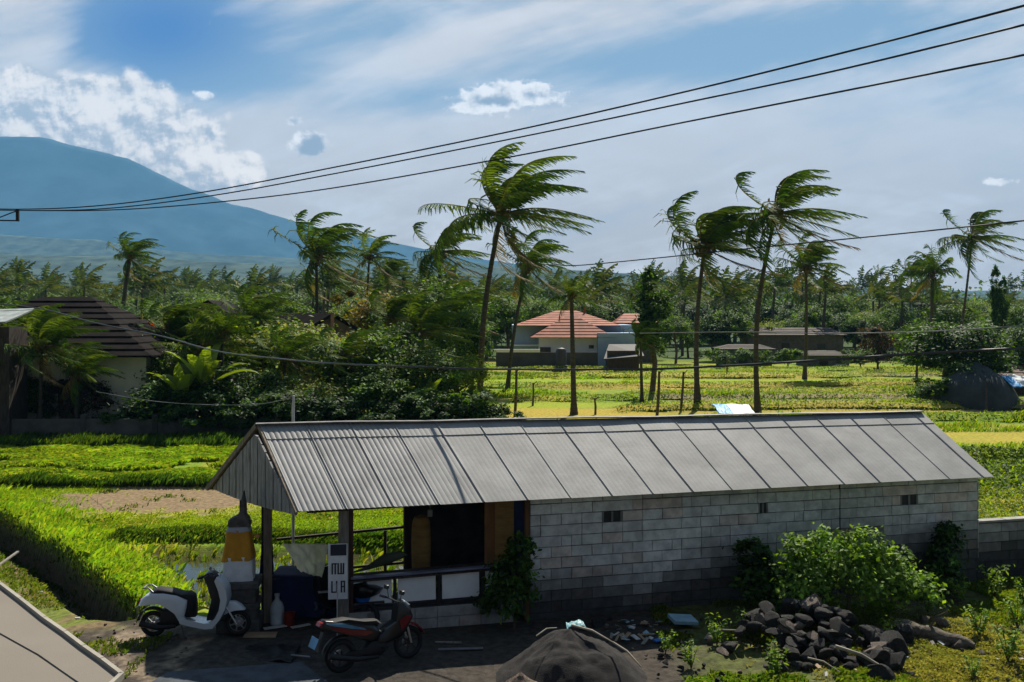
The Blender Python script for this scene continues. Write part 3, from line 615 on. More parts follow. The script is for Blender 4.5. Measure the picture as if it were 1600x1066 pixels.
mb = MB(); mb.add([(a.x + .6, 94.8, zt + .1), (b.x, 94.8, zt + .1), (b.x + .1, 91.6, zt - .9), (a.x - .2, 91.6, zt - 1.2), (a.x + .6, 94.8, zt), (b.x, 94.8, zt), (b.x + .1, 91.6, zt - 1.0), (a.x - .2, 91.6, zt - 1.3)], [(0, 3, 2, 1), (4, 5, 6, 7), (0, 1, 5, 4), (1, 2, 6, 5), (2, 3, 7, 6), (3, 0, 4, 7)]); mb.build('roof', mat('dark_tarp', (.03, .03, .032), .7), t); fin(t, a.x, 93)
mb = MB(); a = P(877, 556, 92.5); mb.lathe([(.05, 0), (.5, .0), (.52, 1.4), (.4, 1.6), (.1, 1.7)], (a.x, 92.8, .6), 12); mb.box((a.x, 92.8, .3), (1.1, 1.1, .6)); meta(mb.build('water_tank', mat('tank_dark', (.05, .05, .055), .6), None, 40), 'dark water tank before the white house wall', 'tank')
# sheds at the right middle distance
def lowhouse(label, xa, xb, yt, ye, Y, mw, mr, name='field_house', dep=5):
    t = thing(name, label, 'house'); a = P(xa, 0, Y); b = P(xb, 0, Y); zt = P(0, ye, Y).z; zr = P(0, yt, Y + dep / 2).z
    mb = MB(); mb.box(((a.x + b.x) / 2, Y + dep / 2, zt / 2 - .1), (b.x - a.x - .8, dep - .8, zt + .2)); mb.build('wall', mw, t)
    mb = MB(); hip(mb, a.x, b.x, Y, Y + dep, zt, max(zr, zt + .3), dep * .25, 4, .04); mb.build('roof', mr, t)
    mb = MB(); mb.box(((a.x * .6 + b.x * .4), Y + .38, zt * .35), (.9, .1, zt * .7)); mb.build('door', DWOOD, t); mb = MB(); mb.box((a.x * .25 + b.x * .75, Y + .39, zt * .55), (.9, .1, .7)); wn = mb.build('window', mat('dark_glass2', (.03, .035, .04), .2), t); mb = MB(); mb.box((a.x * .25 + b.x * .75, Y + .33, zt * .55 - .4), (1.1, .14, .07)); mb.build('sill', PW, wn); return fin(t, (a.x + b.x) / 2, Y)
GYW = mat('grey_house_wall', (.14, .14, .14), .9, var=.2); BRR = mat('faded_roof', (.07, .055, .045), .85, var=.35, scale=.8)
lowhouse('low grey-walled building right of the palms in mid field', 1128, 1214, 538, 546, 100, GYW, BRR)
lowhouse('long low brown-roofed building behind the grey-walled one', 1165, 1325, 512, 524, 112, mat('brown_wall3', (.12, .10, .09), .9), BRR)
lowhouse('small flat grey hut beside the reddish bush', 1258, 1335, 548, 556, 101, GYW, BRR)
lowhouse('half hidden house with faded red roof behind the trees right of the red-roofed house', 962, 1030, 490, 505, 110, mat('brown_wall3'), RT)
lowhouse('white flat house high among the far trees at the right', 1386, 1432, 473, 475, 150, mat('bluish_white_wall', (.42, .48, .62), .8), GW)
lowhouse('grey flat house adjoining the white one among the far trees', 1432, 1462, 474, 476, 151, mat('dark_plaster', (.07, .07, .065)), GW)
mb = MB(); a = P(1451, 545, 98); mb.box((a.x, 98.6, a.z), (1.4, .05, .35)); mb.tube([(a.x - .6, 98.6, 0), (a.x - .6, 98.6, a.z)], .04, 6); mb.tube([(a.x + .6, 98.6, 0), (a.x + .6, 98.6, a.z)], .04, 6); meta(mb.build('red_banner', mat('red_cloth', (.35, .04, .04), .7)), 'small red banner by the reddish bush', 'banner')
# grey dome hut, house and tarps at right
t = thing('tarp_hut', 'dark grey rounded tarp hut under the trees at the right', 'hut'); c1 = GP(1545, 640); mb = MB()
mb.lathe([(2.5, -.2), (2.35, .5), (1.95, 1.3), (1.5, 1.8), (.7, 2.35), (.02, 2.7)], (c1.x, c1.y + 1.5, 0), 18); mb.build('cover', mat('grey_tarp', (.035, .045, .048), .8, var=.3, scale=1), t, 50)  # cover colour darkened to carry the shade of the trees
mb = MB(); mb.bar((c1.x - 1.2, c1.y - 2.2, 0), (c1.x - .8, c1.y - 1.3, 1.6), .1); mb.build('prop', DWOOD, t); fin(t, c1.x, c1.y)
lowhouse('brown-roofed house at the right edge behind the tarp hut', 1540, 1680, 562, 590, 66, mat('brown_wall', (.13, .09, .06)), mat('rust_roof', (.10, .055, .04), .8, var=.3), dep=7)
crumple('blue_white_tarp', [P(1563, 588, 57), P(1620, 588, 57), P(1640, 606, 56), P(1584, 605, 56)], mat('white_tarp', (.6, .63, .66), .5), .12, 5, label='white tarp stretched beside the tarp hut at the right edge', cat='tarp', th=.04)
crumple('blue_tarp', [P(1563, 587, 56.8), P(1578, 589, 56.8), P(1598, 606, 55.8), P(1583, 605, 55.8)], mat('blue_tarp', (.05, .28, .60), .5), .05, 6, label='blue tarp strip at the left edge of the white tarp', cat='tarp', th=.04)
crumple('blue_tarp', [P(1113, 631, 23.6), P(1134, 632, 23.6), P(1146, 648, 22.6), P(1124, 647, 22.6)], mat('blue_tarp'), .03, 7, label='bright blue tarp end showing over the shed ridge', cat='tarp')
crumple('white_tarp', [P(1134, 632, 23.7), P(1170, 633, 23.7), P(1180, 647, 22.8), P(1146, 648, 22.8)], mat('white_tarp'), .02, 8, label='white tarp lying right of the blue one over the shed ridge', cat='tarp')
# ------------------------------------------------------------ terrain
LV = [GP(-330, 640, .1), GP(-120, 740, .1), GP(0, 797, .1), GP(100, 852, .1), GP(170, 903, .1), GP(245, 955, .1)]   # top edge of the grassy levee beside the lane
LVp = np.array([(p.x, p.y) for p in LV])
def seg_dist(X, Y, pts):
    """distance to a polyline, signed: positive on the left side of its direction; also arc parameter"""
    best = np.full(X.shape, 1e9); sg = np.zeros(X.shape); tt = np.zeros(X.shape); acc = 0.0
    for i in range(len(pts) - 1):
        a = pts[i]; b = pts[i + 1]; d = b - a; L = np.hypot(*d); d = d / L
        t = (X - a[0]) * d[0] + (Y - a[1]) * d[1]; tc_ = np.clip(t, 0, L)
        ex = X - (a[0] + d[0] * tc_); ey = Y - (a[1] + d[1] * tc_); r = np.hypot(ex, ey)
        s = np.sign(d[0] * (Y - a[1]) - d[1] * (X - a[0])); k = r < best
        best = np.where(k, r, best); sg = np.where(k, s, sg); tt = np.where(k, acc + tc_, tt); acc += L
    return best * sg, tt, acc
def paddy_mask(X, Y):   # flooded paddy behind the stall
    d, t, L = seg_dist(X, Y, LVp)
    dB, tB, _ = seg_dist(X, Y, np.array([(-9.3, 23.2), (-6.9, 19.6), (-5.4, 17.3)]))
    left = npss(dB, 0.1, 0.5)
    m = left * npss(23.2 - Y + 0.25 * (fbm(X, Y, 3) - .5), 0, 0.35) * npss(Y - 17.6 - 0.26 * (X + 5.0), 0, .5) * (X < 14)
    m2 = npss(Y - 23.0, 0, .5) * npss(28.6 - Y, 0, .5) * npss(X - 13.0, 0, .6)
    return np.maximum(m, m2)
def height(X, Y):
    X = np.asarray(X, float); Y = np.asarray(Y, float)
    z = 0.05 * (fbm(X * .7, Y * .7, 1) - 0.5) + 0.10 * (fbm(X * .12, Y * .12, 8) - 0.5) * npss(Y, 24, 40)
    d, t, L = seg_dist(X, Y, LVp)     # d>0: field side
    nearend = 1 - npss(t, L - 1.5, L - 0.02)
    prof = np.where(d > 0, 0.10 * np.exp(-(np.maximum(d, 0) / 1.0) ** 2), 0.10 - 0.85 * npss(-d, 0.0, 0.30) + 0.33 * npss(-d, 0.55, 0.85) + 0.42 * npss(X, -9.5, -6.5) * npss(-d, .4, .7))
    prof = prof + (0.10 * (fbm(X * 2, Y * 2, 5) - .5)) * ((np.abs(d) < 2.5) & (d > -.1))
    lb_ = npss(-d, 5.0, 9.0); z = z + np.where(d > 0, prof, prof * (1 - lb_)) * nearend * (d < 12)
    z = z - 0.22 * paddy_mask(X, Y)
    # bunds
    z = z + 0.10 * np.exp(-((Y - 23.75 - .2 * np.sin(X * .6)) / 0.35) ** 4) * (X > -9.8) * npss(-X, -40, -13)
    z = z + 0.12 * np.exp(-((Y - 31.2) / 0.5) ** 4) * (X < 2)
    for yb in FARB: z = z + 0.35 * np.exp(-((Y - yb[0] - 1.2 * np.sin(X * .13 + yb[0])) / 0.7) ** 4) * npss(X, yb[1] - 1, yb[1] + 1) * npss(-X, -yb[2] - 1, -yb[2] + 1)
    # rubble ground on the right, broken and lumpy
    m = npss(X, 2.2, 3.6) * npss(-Y, -19.5, -16.5)
    z = z + m * 0.22 * (fbm(X * 1.6, Y * 1.6, 22) - .42) + m * 0.1 * (fbm(X * 6, Y * 6, 23) - .5)
    # distant rise
    z = z + 26.0 * npss(Y, 500, 1700) * (0.5 + 0.5 * npss(-X, -900, 500))
    return z
FARB = [(49.5, 20, 60), (55.5, 6, 40), (62, 0, 28), (66.5, 8, 30), (73, -4, 34), (84, -4, 38), (93, -6, 40), (36, 14, 40)]
def terrain_col(X, Y):
    n = fbm(X * .35, Y * .35, 31); n2 = fbm(X * 2.2, Y * 2.2, 33); n3 = fbm(X * .05, Y * .16, 35)
    g = np.array([0.15, 0.23, 0.018]); yel = np.array([0.29, 0.27, 0.028]); soil = np.array([0.21, 0.15, 0.085])
    def mx(a, b, t): return a * (1 - t[..., None]) + b * t[..., None]
    c = mx(np.broadcast_to(g, X.shape + (3,)), yel, npss(n * .6 + n2 * .4, 0.42, 0.68))
    # far strips: ripe and bare plots
    ripe = npss(n3, 0.55, 0.62) * npss(Y, 40, 50)
    c = mx(c, np.array([0.30, 0.235, 0.045]), ripe * .8)
    bare = npss(-np.abs(Y - 86.5), -3.2, -2.2) * npss(X, 26, 29) * (X < 37) + npss(-np.abs(Y - 69.5), -2.5, -1.5) * npss(X, 14, 22) * (X < 34)
    bare = bare + npss(-np.abs(Y - 62.2), -1.0, -.6) * npss(X, 8, 10) * .9 + npss(-np.abs(Y - 52.5), -2.0, -1.2) * npss(X, 16, 20) * (X < 30) + npss(-np.abs(Y - 54.5), -1.8, -1.2) * npss(X, 25, 27)
    c = mx(c, np.array([0.24, 0.19, 0.12]), np.clip(bare, 0, 1) * .9)
    c = mx(c, np.array([0.36, 0.27, 0.04]), npss(-np.abs(Y - 53.5), -3.2, -2.4) * npss(-X, -9, -7) * (X > -3) * .9 + npss(-np.abs(Y - 43.5), -2.3, -1.6) * npss(X, 17, 20) * .6)
    for ya, yb_, cc_, xa, xb in ((56.8, 60.8, (.24, .29, .02), -2, 60), (63.2, 65.6, (.16, .22, .02), -2, 60), (67.6, 72, (.34, .27, .05), 8, 60), (75, 82, (.22, .29, .02), -6, 60), (86, 91.5, (.33, .28, .07), -6, 60), (95, 101, (.17, .25, .02), -8, 60), (38.5, 41.6, (.22, .27, .02), 14, 60)):
        c = mx(c, np.array(cc_), npss(Y, ya, ya + .5) * npss(-Y, -yb_, -yb_ + .5) * npss(X, xa, xa + 1) * npss(-X, -xb, -xb + 1) * (.75 + .25 * npss(n, .4, .5)))
    # bare soil patch in the near field
    d = np.hypot((X + 9.9 - .25 * (Y - 29)) / 4.6, (Y - 29.0) / 2.9) + (n2 - .5) * .9 + (n - .5) * .5
    c = mx(c, soil, 1 - npss(d, 0.65, 0.95))
    pm = paddy_mask(X, Y); c = mx(c, np.array([0.10, 0.085, 0.045]), pm * .9)
    # lane side of the levee
    dl, t, L = seg_dist(X, Y, LVp)
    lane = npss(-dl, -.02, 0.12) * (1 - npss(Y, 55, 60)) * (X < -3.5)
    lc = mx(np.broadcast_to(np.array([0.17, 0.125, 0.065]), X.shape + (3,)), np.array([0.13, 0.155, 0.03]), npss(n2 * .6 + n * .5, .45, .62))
    lc = mx(lc, np.array([0.035, 0.032, 0.02]), (1 - npss(-dl, .6, .8)))  # ditch strip: shade of the bank put into the ground colour
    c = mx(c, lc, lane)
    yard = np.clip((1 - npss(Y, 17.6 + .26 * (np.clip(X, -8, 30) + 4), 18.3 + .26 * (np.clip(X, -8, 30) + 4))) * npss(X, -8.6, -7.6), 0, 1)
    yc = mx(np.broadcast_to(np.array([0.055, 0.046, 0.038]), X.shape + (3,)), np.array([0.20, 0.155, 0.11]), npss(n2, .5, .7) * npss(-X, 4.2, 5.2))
    yc = mx(yc, np.array([0.05, 0.047, 0.045]), npss(-X, -1, 4.6) * .5 * npss(n, .35, .5) * (X > -5.2))  # darker ground before the stall, shade put into its colour
    rb = npss(X, 2.4, 3.4)
    rc = mx(np.broadcast_to(np.array([0.085, 0.095, 0.03]), X.shape + (3,)), np.array([0.20, 0.155, 0.095]), npss(np.exp(-(((X - 7.0) / 1.5) ** 2 + ((Y - 15.6) / 1.7) ** 2)) + (n2 - .5) * .9, .35, .6))
    rc = mx(rc, np.array([0.05, 0.045, 0.035]), npss(n2 + .2 * n, .66, .8) * .7)
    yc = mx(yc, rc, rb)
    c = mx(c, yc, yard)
    far = npss(Y, 100, 130); c = mx(c, np.array([0.045, 0.075, 0.022]), far)
    return c
def ramp_axis(lo, hi, fine_lo, fine_hi, step, grow=1.12, mx_=400):
    a = list(np.arange(fine_lo, fine_hi, step)); s = step; x = a[-1]
    while x < hi: s = min(s * grow, mx_); x += s; a.append(x)
    s = step; x = a[0]; b = []
    while x > lo: s = min(s * grow, mx_); x -= s; b.append(x)
    return np.array(b[::-1] + a)
ax = ramp_axis(-6900, 6900, -15, 13, 0.11, 1.055); ay = ramp_axis(-60, 6900, 11, 33, 0.11, 1.016, 300)
XX, YY = np.meshgrid(ax, ay); ZZ = height(XX, YY)
nx, ny = len(ax), len(ay)
idx = np.arange(nx * ny).reshape(ny, nx)
q = np.stack([idx[:-1, :-1], idx[:-1, 1:], idx[1:, 1:], idx[1:, :-1]], -1).reshape(-1, 4)
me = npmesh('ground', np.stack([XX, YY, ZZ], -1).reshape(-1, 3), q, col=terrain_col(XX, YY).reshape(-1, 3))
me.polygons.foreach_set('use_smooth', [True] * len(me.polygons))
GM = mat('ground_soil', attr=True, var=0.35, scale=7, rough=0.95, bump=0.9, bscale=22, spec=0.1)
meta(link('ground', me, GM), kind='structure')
# water of the flooded paddies
WAT = mat('paddy_water', (0.05, 0.05, 0.02), 0.04, var=0.1, bump=0.05, bscale=3, spec=0.5)
wm = MB(); wm.add([(-5.5, 17.3, -.135), (14.5, 17.3, -.135), (14.5, 23.5, -.135), (-9.4, 23.5, -.135), (-7.05, 19.7, -.135)], [(0, 1, 2, 3, 4)])
wm.add([(12.8, 23.5, -.135), (40, 23.5, -.135), (40, 28.6, -.135), (12.8, 28.6, -.135)], [(0, 1, 2, 3)])
meta(wm.build('paddy_water', WAT), kind='structure')

# ------------------------------------------------------------ mountain and hills
def ridge(name, prof, Y, base, m, seed, rough=0.012, kind='structure'):
    xs = np.linspace(prof[0][0], prof[-1][0], 260); ys = np.interp(xs, [p[0] for p in prof], [p[1] for p in prof])
    ts = np.linspace(0, 1, 46)
    A, B = np.meshgrid(xs, ts)
    Yd = base + (Y - base) * B ** 0.9
    X = (A - 800) / F * Y * (1 - 0.0 * B)
    top = (HZ - np.interp(A, xs, ys)) / F * Y + H
    top = top + Y * rough * 0.5 * (fbm(A * .012, A * 0 + seed, seed, 5) - .5)
    Zc = top * B ** 1.25 + Y * rough * (fbm(X / Y * 26, B * 5, seed + 3, 5) - .5) * np.sin(np.pi * np.clip(B, 0, 1)) - 3
    v = np.stack([X, Yd, Zc], -1).reshape(-1, 3)
    # back slope
    back = np.stack([X[-1], Yd[-1] + Y * .25, Zc[-1] * 0 - 5], -1)
    v = np.concatenate([v, back]); nx = len(xs)
    idx = np.arange(nx * (len(ts) + 1)).reshape(-1, nx)
    q = np.stack([idx[:-1, :-1], idx[:-1, 1:], idx[1:, 1:], idx[1:, :-1]], -1).reshape(-1, 4)
    me = npmesh(name, v, q); me.polygons.foreach_set('use_smooth', [True] * len(me.polygons))
    return meta(link(name, me, m), kind=kind)
HM = mat('mountain_slope', (0.045, 0.075, 0.095), 1.0, var=0.4, scale=0.004, spec=0.0)  # blue-grey puts part of the distance haze into the slope colour
HM2 = mat('hill_slope', (0.075, 0.095, 0.07), 1.0, var=0.45, scale=0.02, spec=0.0)  # lightened to put some haze into the hill colour
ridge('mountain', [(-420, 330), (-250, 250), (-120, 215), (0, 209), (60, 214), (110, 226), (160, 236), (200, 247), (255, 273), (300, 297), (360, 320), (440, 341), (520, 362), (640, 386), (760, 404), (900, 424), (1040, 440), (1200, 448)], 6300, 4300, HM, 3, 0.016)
ridge('hills', [(-420, 350), (-200, 360), (0, 366), (80, 372), (150, 374), (230, 388), (330, 396), (450, 402), (640, 404), (800, 414), (950, 426), (1100, 432), (1290, 447), (1500, 452), (1700, 456), (2000, 460)], 3900, 2600, HM2, 11, 0.006)
ridge('hills', [(-420, 392), (0, 396), (120, 398), (260, 404), (420, 412), (600, 424), (760, 416), (860, 419), (950, 424), (1100, 434), (1290, 443), (1400, 452), (1600, 458), (2000, 462)], 2300, 1500, HM2, 21, 0.006)

# ------------------------------------------------------------ grass and leaf generators
def blades(pts, h, w, col, seed=0, lean=0.35, wind=0.25):
    r = np.random.RandomState(seed); n = len(pts); f_ = fbm(pts[:, 0] * .9 + seed, pts[:, 1] * .9, 7); f2 = fbm(pts[:, 0] * .28, pts[:, 1] * .4 + seed, 9)
    h = h * r.uniform(.55, 1.25, n) * (.45 + 1.1 * f_); a = r.uniform(0, np.pi, n); b = r.uniform(0, 2 * np.pi, n)
    dx_ = np.cos(a) * w * .5; dy_ = np.sin(a) * w * .5
    ln = lean * h * r.uniform(.2, 1, n)
    v = np.zeros((n, 4, 3)); v[:, 0] = pts; v[:, 1] = pts; v[:, 2] = pts; v[:, 3] = pts
    v[:, 0, 0] -= dx_; v[:, 0, 1] -= dy_; v[:, 1, 0] += dx_; v[:, 1, 1] += dy_
    mxp = pts + np.stack([np.cos(b) * ln * .4 + wind * h * .3, np.sin(b) * ln * .4, h * .6], -1)
    v[:, 3] = mxp; v[:, 3, 0] -= dx_ * .8; v[:, 3, 1] -= dy_ * .8
    v[:, 2] = pts + np.stack([np.cos(b) * ln + wind * h, np.sin(b) * ln, h * np.sqrt(np.maximum(.2, 1 - lean ** 2))], -1)
    q = np.arange(n * 4).reshape(n, 4)
    c = np.asarray(col)[r.randint(0, len(col), n)] * r.uniform(.7, 1.25, (n, 1)) * (.65 + .7 * f_[:, None])
    c = c * np.stack([.58 + .55 * f2, .9 + .15 * f2, 1 + 0 * f2], -1)
    return v.reshape(-1, 3), q, np.repeat(c, 4, axis=0)
def leaves(cen, size, col, seed=0, up=0.3, ratio=0.5, wind=0.0, out=None):
    r = np.random.RandomState(seed); n = len(cen)
    nrm = r.normal(size=(n, 3)); nrm[:, 2] = np.abs(nrm[:, 2]) + up
    if out is not None: nrm = nrm + out * 1.1
    nrm /= np.linalg.norm(nrm, axis=1)[:, None]
    t = r.normal(size=(n, 3)); t[:, 0] += wind; t[:, 2] -= 0.3
    t -= nrm * (t * nrm).sum(1)[:, None]; t /= np.linalg.norm(t, axis=1)[:, None]
    b = np.cross(nrm, t); s = (size * r.uniform(.6, 1.3, n))[:, None]
    v = np.stack([cen - t * s * .5, cen + b * s * ratio * .5 + t * s * .05, cen + t * s * .5 - nrm * s * .1, cen - b * s * ratio * .5 + t * s * .05], 1)
    c = np.asarray(col)[r.randint(0, len(col), n)] * r.uniform(.7, 1.3, (n, 1))
    return v.reshape(-1, 3), np.arange(n * 4).reshape(n, 4), np.repeat(c, 4, axis=0)
class Acc:
    def __init__(s): s.v = []; s.q = []; s.c = []; s.n = 0
    def add(s, t):
        v, q, c = t; s.v.append(v); s.q.append(q + s.n); s.c.append(c); s.n += len(v); return s
    def mesh(s, name): return npmesh(name, np.concatenate(s.v), np.concatenate(s.q), col=np.concatenate(s.c))
def onground(x, y, dz=0.0): return np.stack([x, y, height(x, y) + dz], -1)
BRIGHT = [(0.20, 0.29, 0.028), (0.26, 0.33, 0.03), (0.15, 0.25, 0.025), (0.30, 0.32, 0.045)]
RICE = [(0.17, 0.22, 0.028), (0.23, 0.25, 0.03), (0.11, 0.17, 0.02), (0.30, 0.27, 0.05)]
DKG = [(0.045, 0.085, 0.015), (0.06, 0.11, 0.02), (0.09, 0.13, 0.02), (0.035, 0.06, 0.012)]
DRY = [(0.30, 0.23, 0.12), (0.25, 0.19, 0.09), (0.18, 0.17, 0.06), (0.36, 0.28, 0.17)]
R = np.random.RandomState(77)
def stuff(name, acc, m): return meta(link(name, acc.mesh(name), m), kind='stuff')
def U_(a, b, n): return R.uniform(a, b, n)

# tall bright grass on the levee between lane and paddies
x = U_(-25, -4.6, 420000); y = U_(16.5, 44, 420000); d, t, L = seg_dist(x, y, LVp)
k = (d > -0.12) & (d < 3.2) & (paddy_mask(x, y) < .3) & (R.rand(len(x)) < np.exp(-(np.maximum(d, 0) / 1.3) ** 2)) & (t > .5) & (t < L - .1); x, y = x[k], y[k]
A_ = Acc().add(blades(onground(x, y, -.02), 0.12, 0.013, BRIGHT, 1, .8))
k = R.rand(len(x)) < .12
A_.add(blades(onground(x[k], y[k], -.02), 0.24, 0.012, BRIGHT, 2, .6))
# growth down the ditch face, the bank's shade put into the blade colour
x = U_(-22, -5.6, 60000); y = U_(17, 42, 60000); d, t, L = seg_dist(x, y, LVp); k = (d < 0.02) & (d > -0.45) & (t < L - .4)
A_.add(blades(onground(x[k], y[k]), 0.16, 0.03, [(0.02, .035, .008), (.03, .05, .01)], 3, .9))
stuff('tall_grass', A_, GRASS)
# near field turf
n = 170000; x = U_(-24, 6, n); y = U_(23.9, 31.2, n)
dsoil = np.hypot((x + 9.9 - .25 * (y - 29)) / 4.6, (y - 29.0) / 2.9) + (fbm(x * 2.2, y * 2.2, 33) - .5) * .9
d, t, L = seg_dist(x, y, LVp); k = (dsoil > .75 + .3 * R.rand(n)) & (d > .6)
A_ = Acc().add(blades(onground(x[k], y[k]), 0.06, 0.03, [(0.17, 0.24, 0.022), (0.21, 0.25, 0.02), (0.24, 0.26, 0.025)], 4, .8))
x = U_(-24, 0, 500); y = U_(24.5, 31, 500)
for i in range(0, 500, 9):
    cx, cy = x[i], y[i]; px = cx + R.normal(0, .18, 25); py = cy + R.normal(0, .1, 25); A_.add(blades(onground(px, py), .13, .04, DKG + DRY, 100 + i, .8))
stuff('field_turf', A_, GRASS)
# ripe tall rice behind it, its shaded front edge put in as darker blades
n = 230000; x = U_(-34, -2, n); y = U_(31.0, 41.2, n); k = (fbm(x * .5, y * .5, 41) > .36)
k &= ~((y > 33.6 + .5 * np.sin(x)) & (y < 34.4 + .5 * np.sin(x)))
A_ = Acc().add(blades(onground(x[k], y[k]), 0.27, 0.026, BRIGHT + RICE, 5, .8))
x = U_(-34, -2, 16000); y = U_(30.7, 31.3, 16000); A_.add(blades(onground(x, y), 0.27, 0.035, DKG, 6, .5))
n = 26000; x = U_(-34, -4, n); y = U_(39.5, 41.9, n); A_.add(blades(onground(x, y), 0.42, 0.06, DKG, 8, .4))
stuff('tall_rice', A_, GRASS)
# sparse rice standing in the flooded paddy
gx, gy = np.meshgrid(np.arange(-9.6, 14, .36), np.arange(17.3, 23.4, .36)); gx = gx.ravel() + R.normal(0, .05, gx.size); gy = gy.ravel() + R.normal(0, .05, gy.size)
k = (paddy_mask(gx, gy) > .5) & (fbm(gx * .5, gy * .6, 51) > .42); gx, gy = gx[k], gy[k]
x = np.repeat(gx, 12) + R.normal(0, .045, gx.size * 12); y = np.repeat(gy, 12) + R.normal(0, .045, gx.size * 12)
A_ = Acc().add(blades(np.stack([x, y, x * 0 - .16], -1), 0.26, 0.018, RICE + DKG[1:3], 7, .6))
stuff('rice_plants', A_, GRASS)
# bund growth behind the paddy, shade of its front put into the colour
n = 34000; x = U_(-9.9, 13, n); y = 23.55 + .2 * np.sin(x * .6) + R.normal(0, .18, n)
A_ = Acc().add(blades(onground(x, y), 0.19, 0.022, DKG + DKG + DRY[2:3] + RICE[:1], 9, .6))
n = 9000; x = U_(-9.9, 5, n); y = 24.0 + R.normal(0, .3, n); A_.add(blades(onground(x, y), 0.12, 0.022, BRIGHT + DRY, 10, .6))
stuff('bund_grass', A_, GRASS)
# weeds on the wet plot right of the shed and the near right plots
n = 42000; x = U_(12.5, 32, n); y = U_(22.6, 29, n); k = (fbm(x * .6, y * .6, 61) > .40); x, y = x[k], y[k]
A_ = Acc().add(leaves(onground(x, y) + np.stack([x * 0, x * 0, R.uniform(0, .4, len(x))], -1), .12, BRIGHT + RICE, 11, .5, .4))
n = 60000; x = U_(13, 44, n); y = U_(29.0, 37, n); h_ = .45 * fbm(x * .8, y * .8, 63); 
A_.add(leaves(onground(x, y) + np.stack([x * 0, x * 0, R.uniform(0, 1, n) * h_], -1), .17, DKG + BRIGHT[:3], 12, .5, .45))
stuff('paddy_weeds', A_, LEAF)
n = 70000; x = U_(14, 60, n); y = U_(37, 53, n); k = (np.abs(y - 43.5) > 1.9) & (fbm(x * .2, y * .5, 64) > .55)
k &= ~(npss(-np.abs(y - 54.5), -1.8, -1.2) > .3)
A_ = Acc().add(blades(onground(x[k], y[k]), 0.26, 0.06, BRIGHT + RICE, 13, .6))
# far field strips
n = 150000; x = U_(-8, 46, n); y = U_(52, 101, n); kk = terrain_col(x, y); k = (kk[:, 0] < .225) & (fbm(x * .15, y * .4, 66) > .60)
A_.add(blades(onground(x[k], y[k]), 0.22, 0.10, BRIGHT + RICE, 14, .6))
stuff('field_grass', A_, GRASS)
A_ = Acc()
for i, yb in enumerate(FARB[:7]):
    n = int((yb[2] - yb[1]) * 150); x = U_(yb[1], yb[2], n); y0 = yb[0] + 1.2 * np.sin(x * .13 + yb[0]); hh = (.12 + .9 * np.maximum(0, fbm(x * .35, x * 0 + i, 70 + i) - .3)) * (.62 if i in (1, 5) else .45)
    y = y0 + R.normal(0, .55, n); z = R.uniform(0, 1, n) ** .8 * hh
    A_.add(leaves(onground(x, y) + np.stack([x * 0, x * 0, z], -1), .15, BRIGHT + BRIGHT[:2] + DKG[2:3], 80 + i, .6, .5))
    k = R.rand(n) < .6
    A_.add(leaves(onground(x[k], y0[k] - .85) + np.stack([x[k] * 0, x[k] * 0, z[k] * .45], -1), .17, DKG, 90 + i, .6, .5))  # darker leaves in front stand in for the bund's shaded side
stuff('bund_plants', A_, LEAF)
# lane side and rubble ground at the lower right
n = 70000; x = U_(-16, -5.9, n); y = U_(14.5, 27, n); d, t, L = seg_dist(x, y, LVp)
k = (d < -.8) & (fbm(x * 1.1, y * 1.1, 36) + .15 * fbm(x * 5, y * 5, 37) > .56) & (d > -5.5)
A_ = Acc().add(blades(onground(x[k], y[k]), 0.10, 0.022, [(0.12, 0.17, 0.02), (0.16, 0.17, 0.03), (0.09, 0.12, 0.02)] + DRY[2:3], 15, .8))
n = 120000; x = U_(2.6, 13, n); y = U_(13.0, 20.5, n); k = (fbm(x * .9, y * .9, 91) > .44) & (y < 17.0 + .26 * (x + 3)) & (np.hypot((x - 7) / 1.6, (y - 15.7) / 1.7) > .75 + .3 * R.rand(n))
A_.add(blades(onground(x[k], y[k]), 0.11, 0.018, [(0.12, 0.17, 0.02), (0.17, 0.18, 0.03), (0.07, 0.11, 0.02)] + DRY[2:3], 16, .8))
n = 40000; x = R.normal(7.2, 1.0, n); y = R.normal(15.6, 1.0, n); A_.add(blades(onground(x, y), 0.07, 0.012, DRY, 17, 1.0))
stuff('rough_grass', A_, GRASS)
# ------------------------------------------------------------ vegetation
def crown_pts(blobs, n, r, shell=0.6, clump=60, cs=0.35):
    """leaf positions gathered in clumps on and in a set of ellipsoids"""
    B_ = np.array(blobs, float); vol = B_[:, 3] * B_[:, 4] * B_[:, 5]; pr = vol ** .75 / (vol ** .75).sum()
    nc = max(6, n // clump); bi = r.choice(len(B_), nc, p=pr)
    d = r.normal(size=(nc, 3)); d /= np.linalg.norm(d, axis=1)[:, None]; d[:, 2] = np.where(d[:, 2] < -.3, -d[:, 2], d[:, 2])
    rr = (shell + (1 - shell) * r.uniform(0, 1, nc))[:, None]
    cc = B_[bi, :3] + d * rr * B_[bi, 3:6]
    li = r.randint(0, nc, n); sp = cs * (B_[bi[li], 3:6].min(1))[:, None] * r.uniform(.6, 1.3, nc)[li][:, None]
    off = r.normal(size=(n, 3)) * sp * np.array([1, 1, .7])
    return cc[li] + off, d[li], li, nc
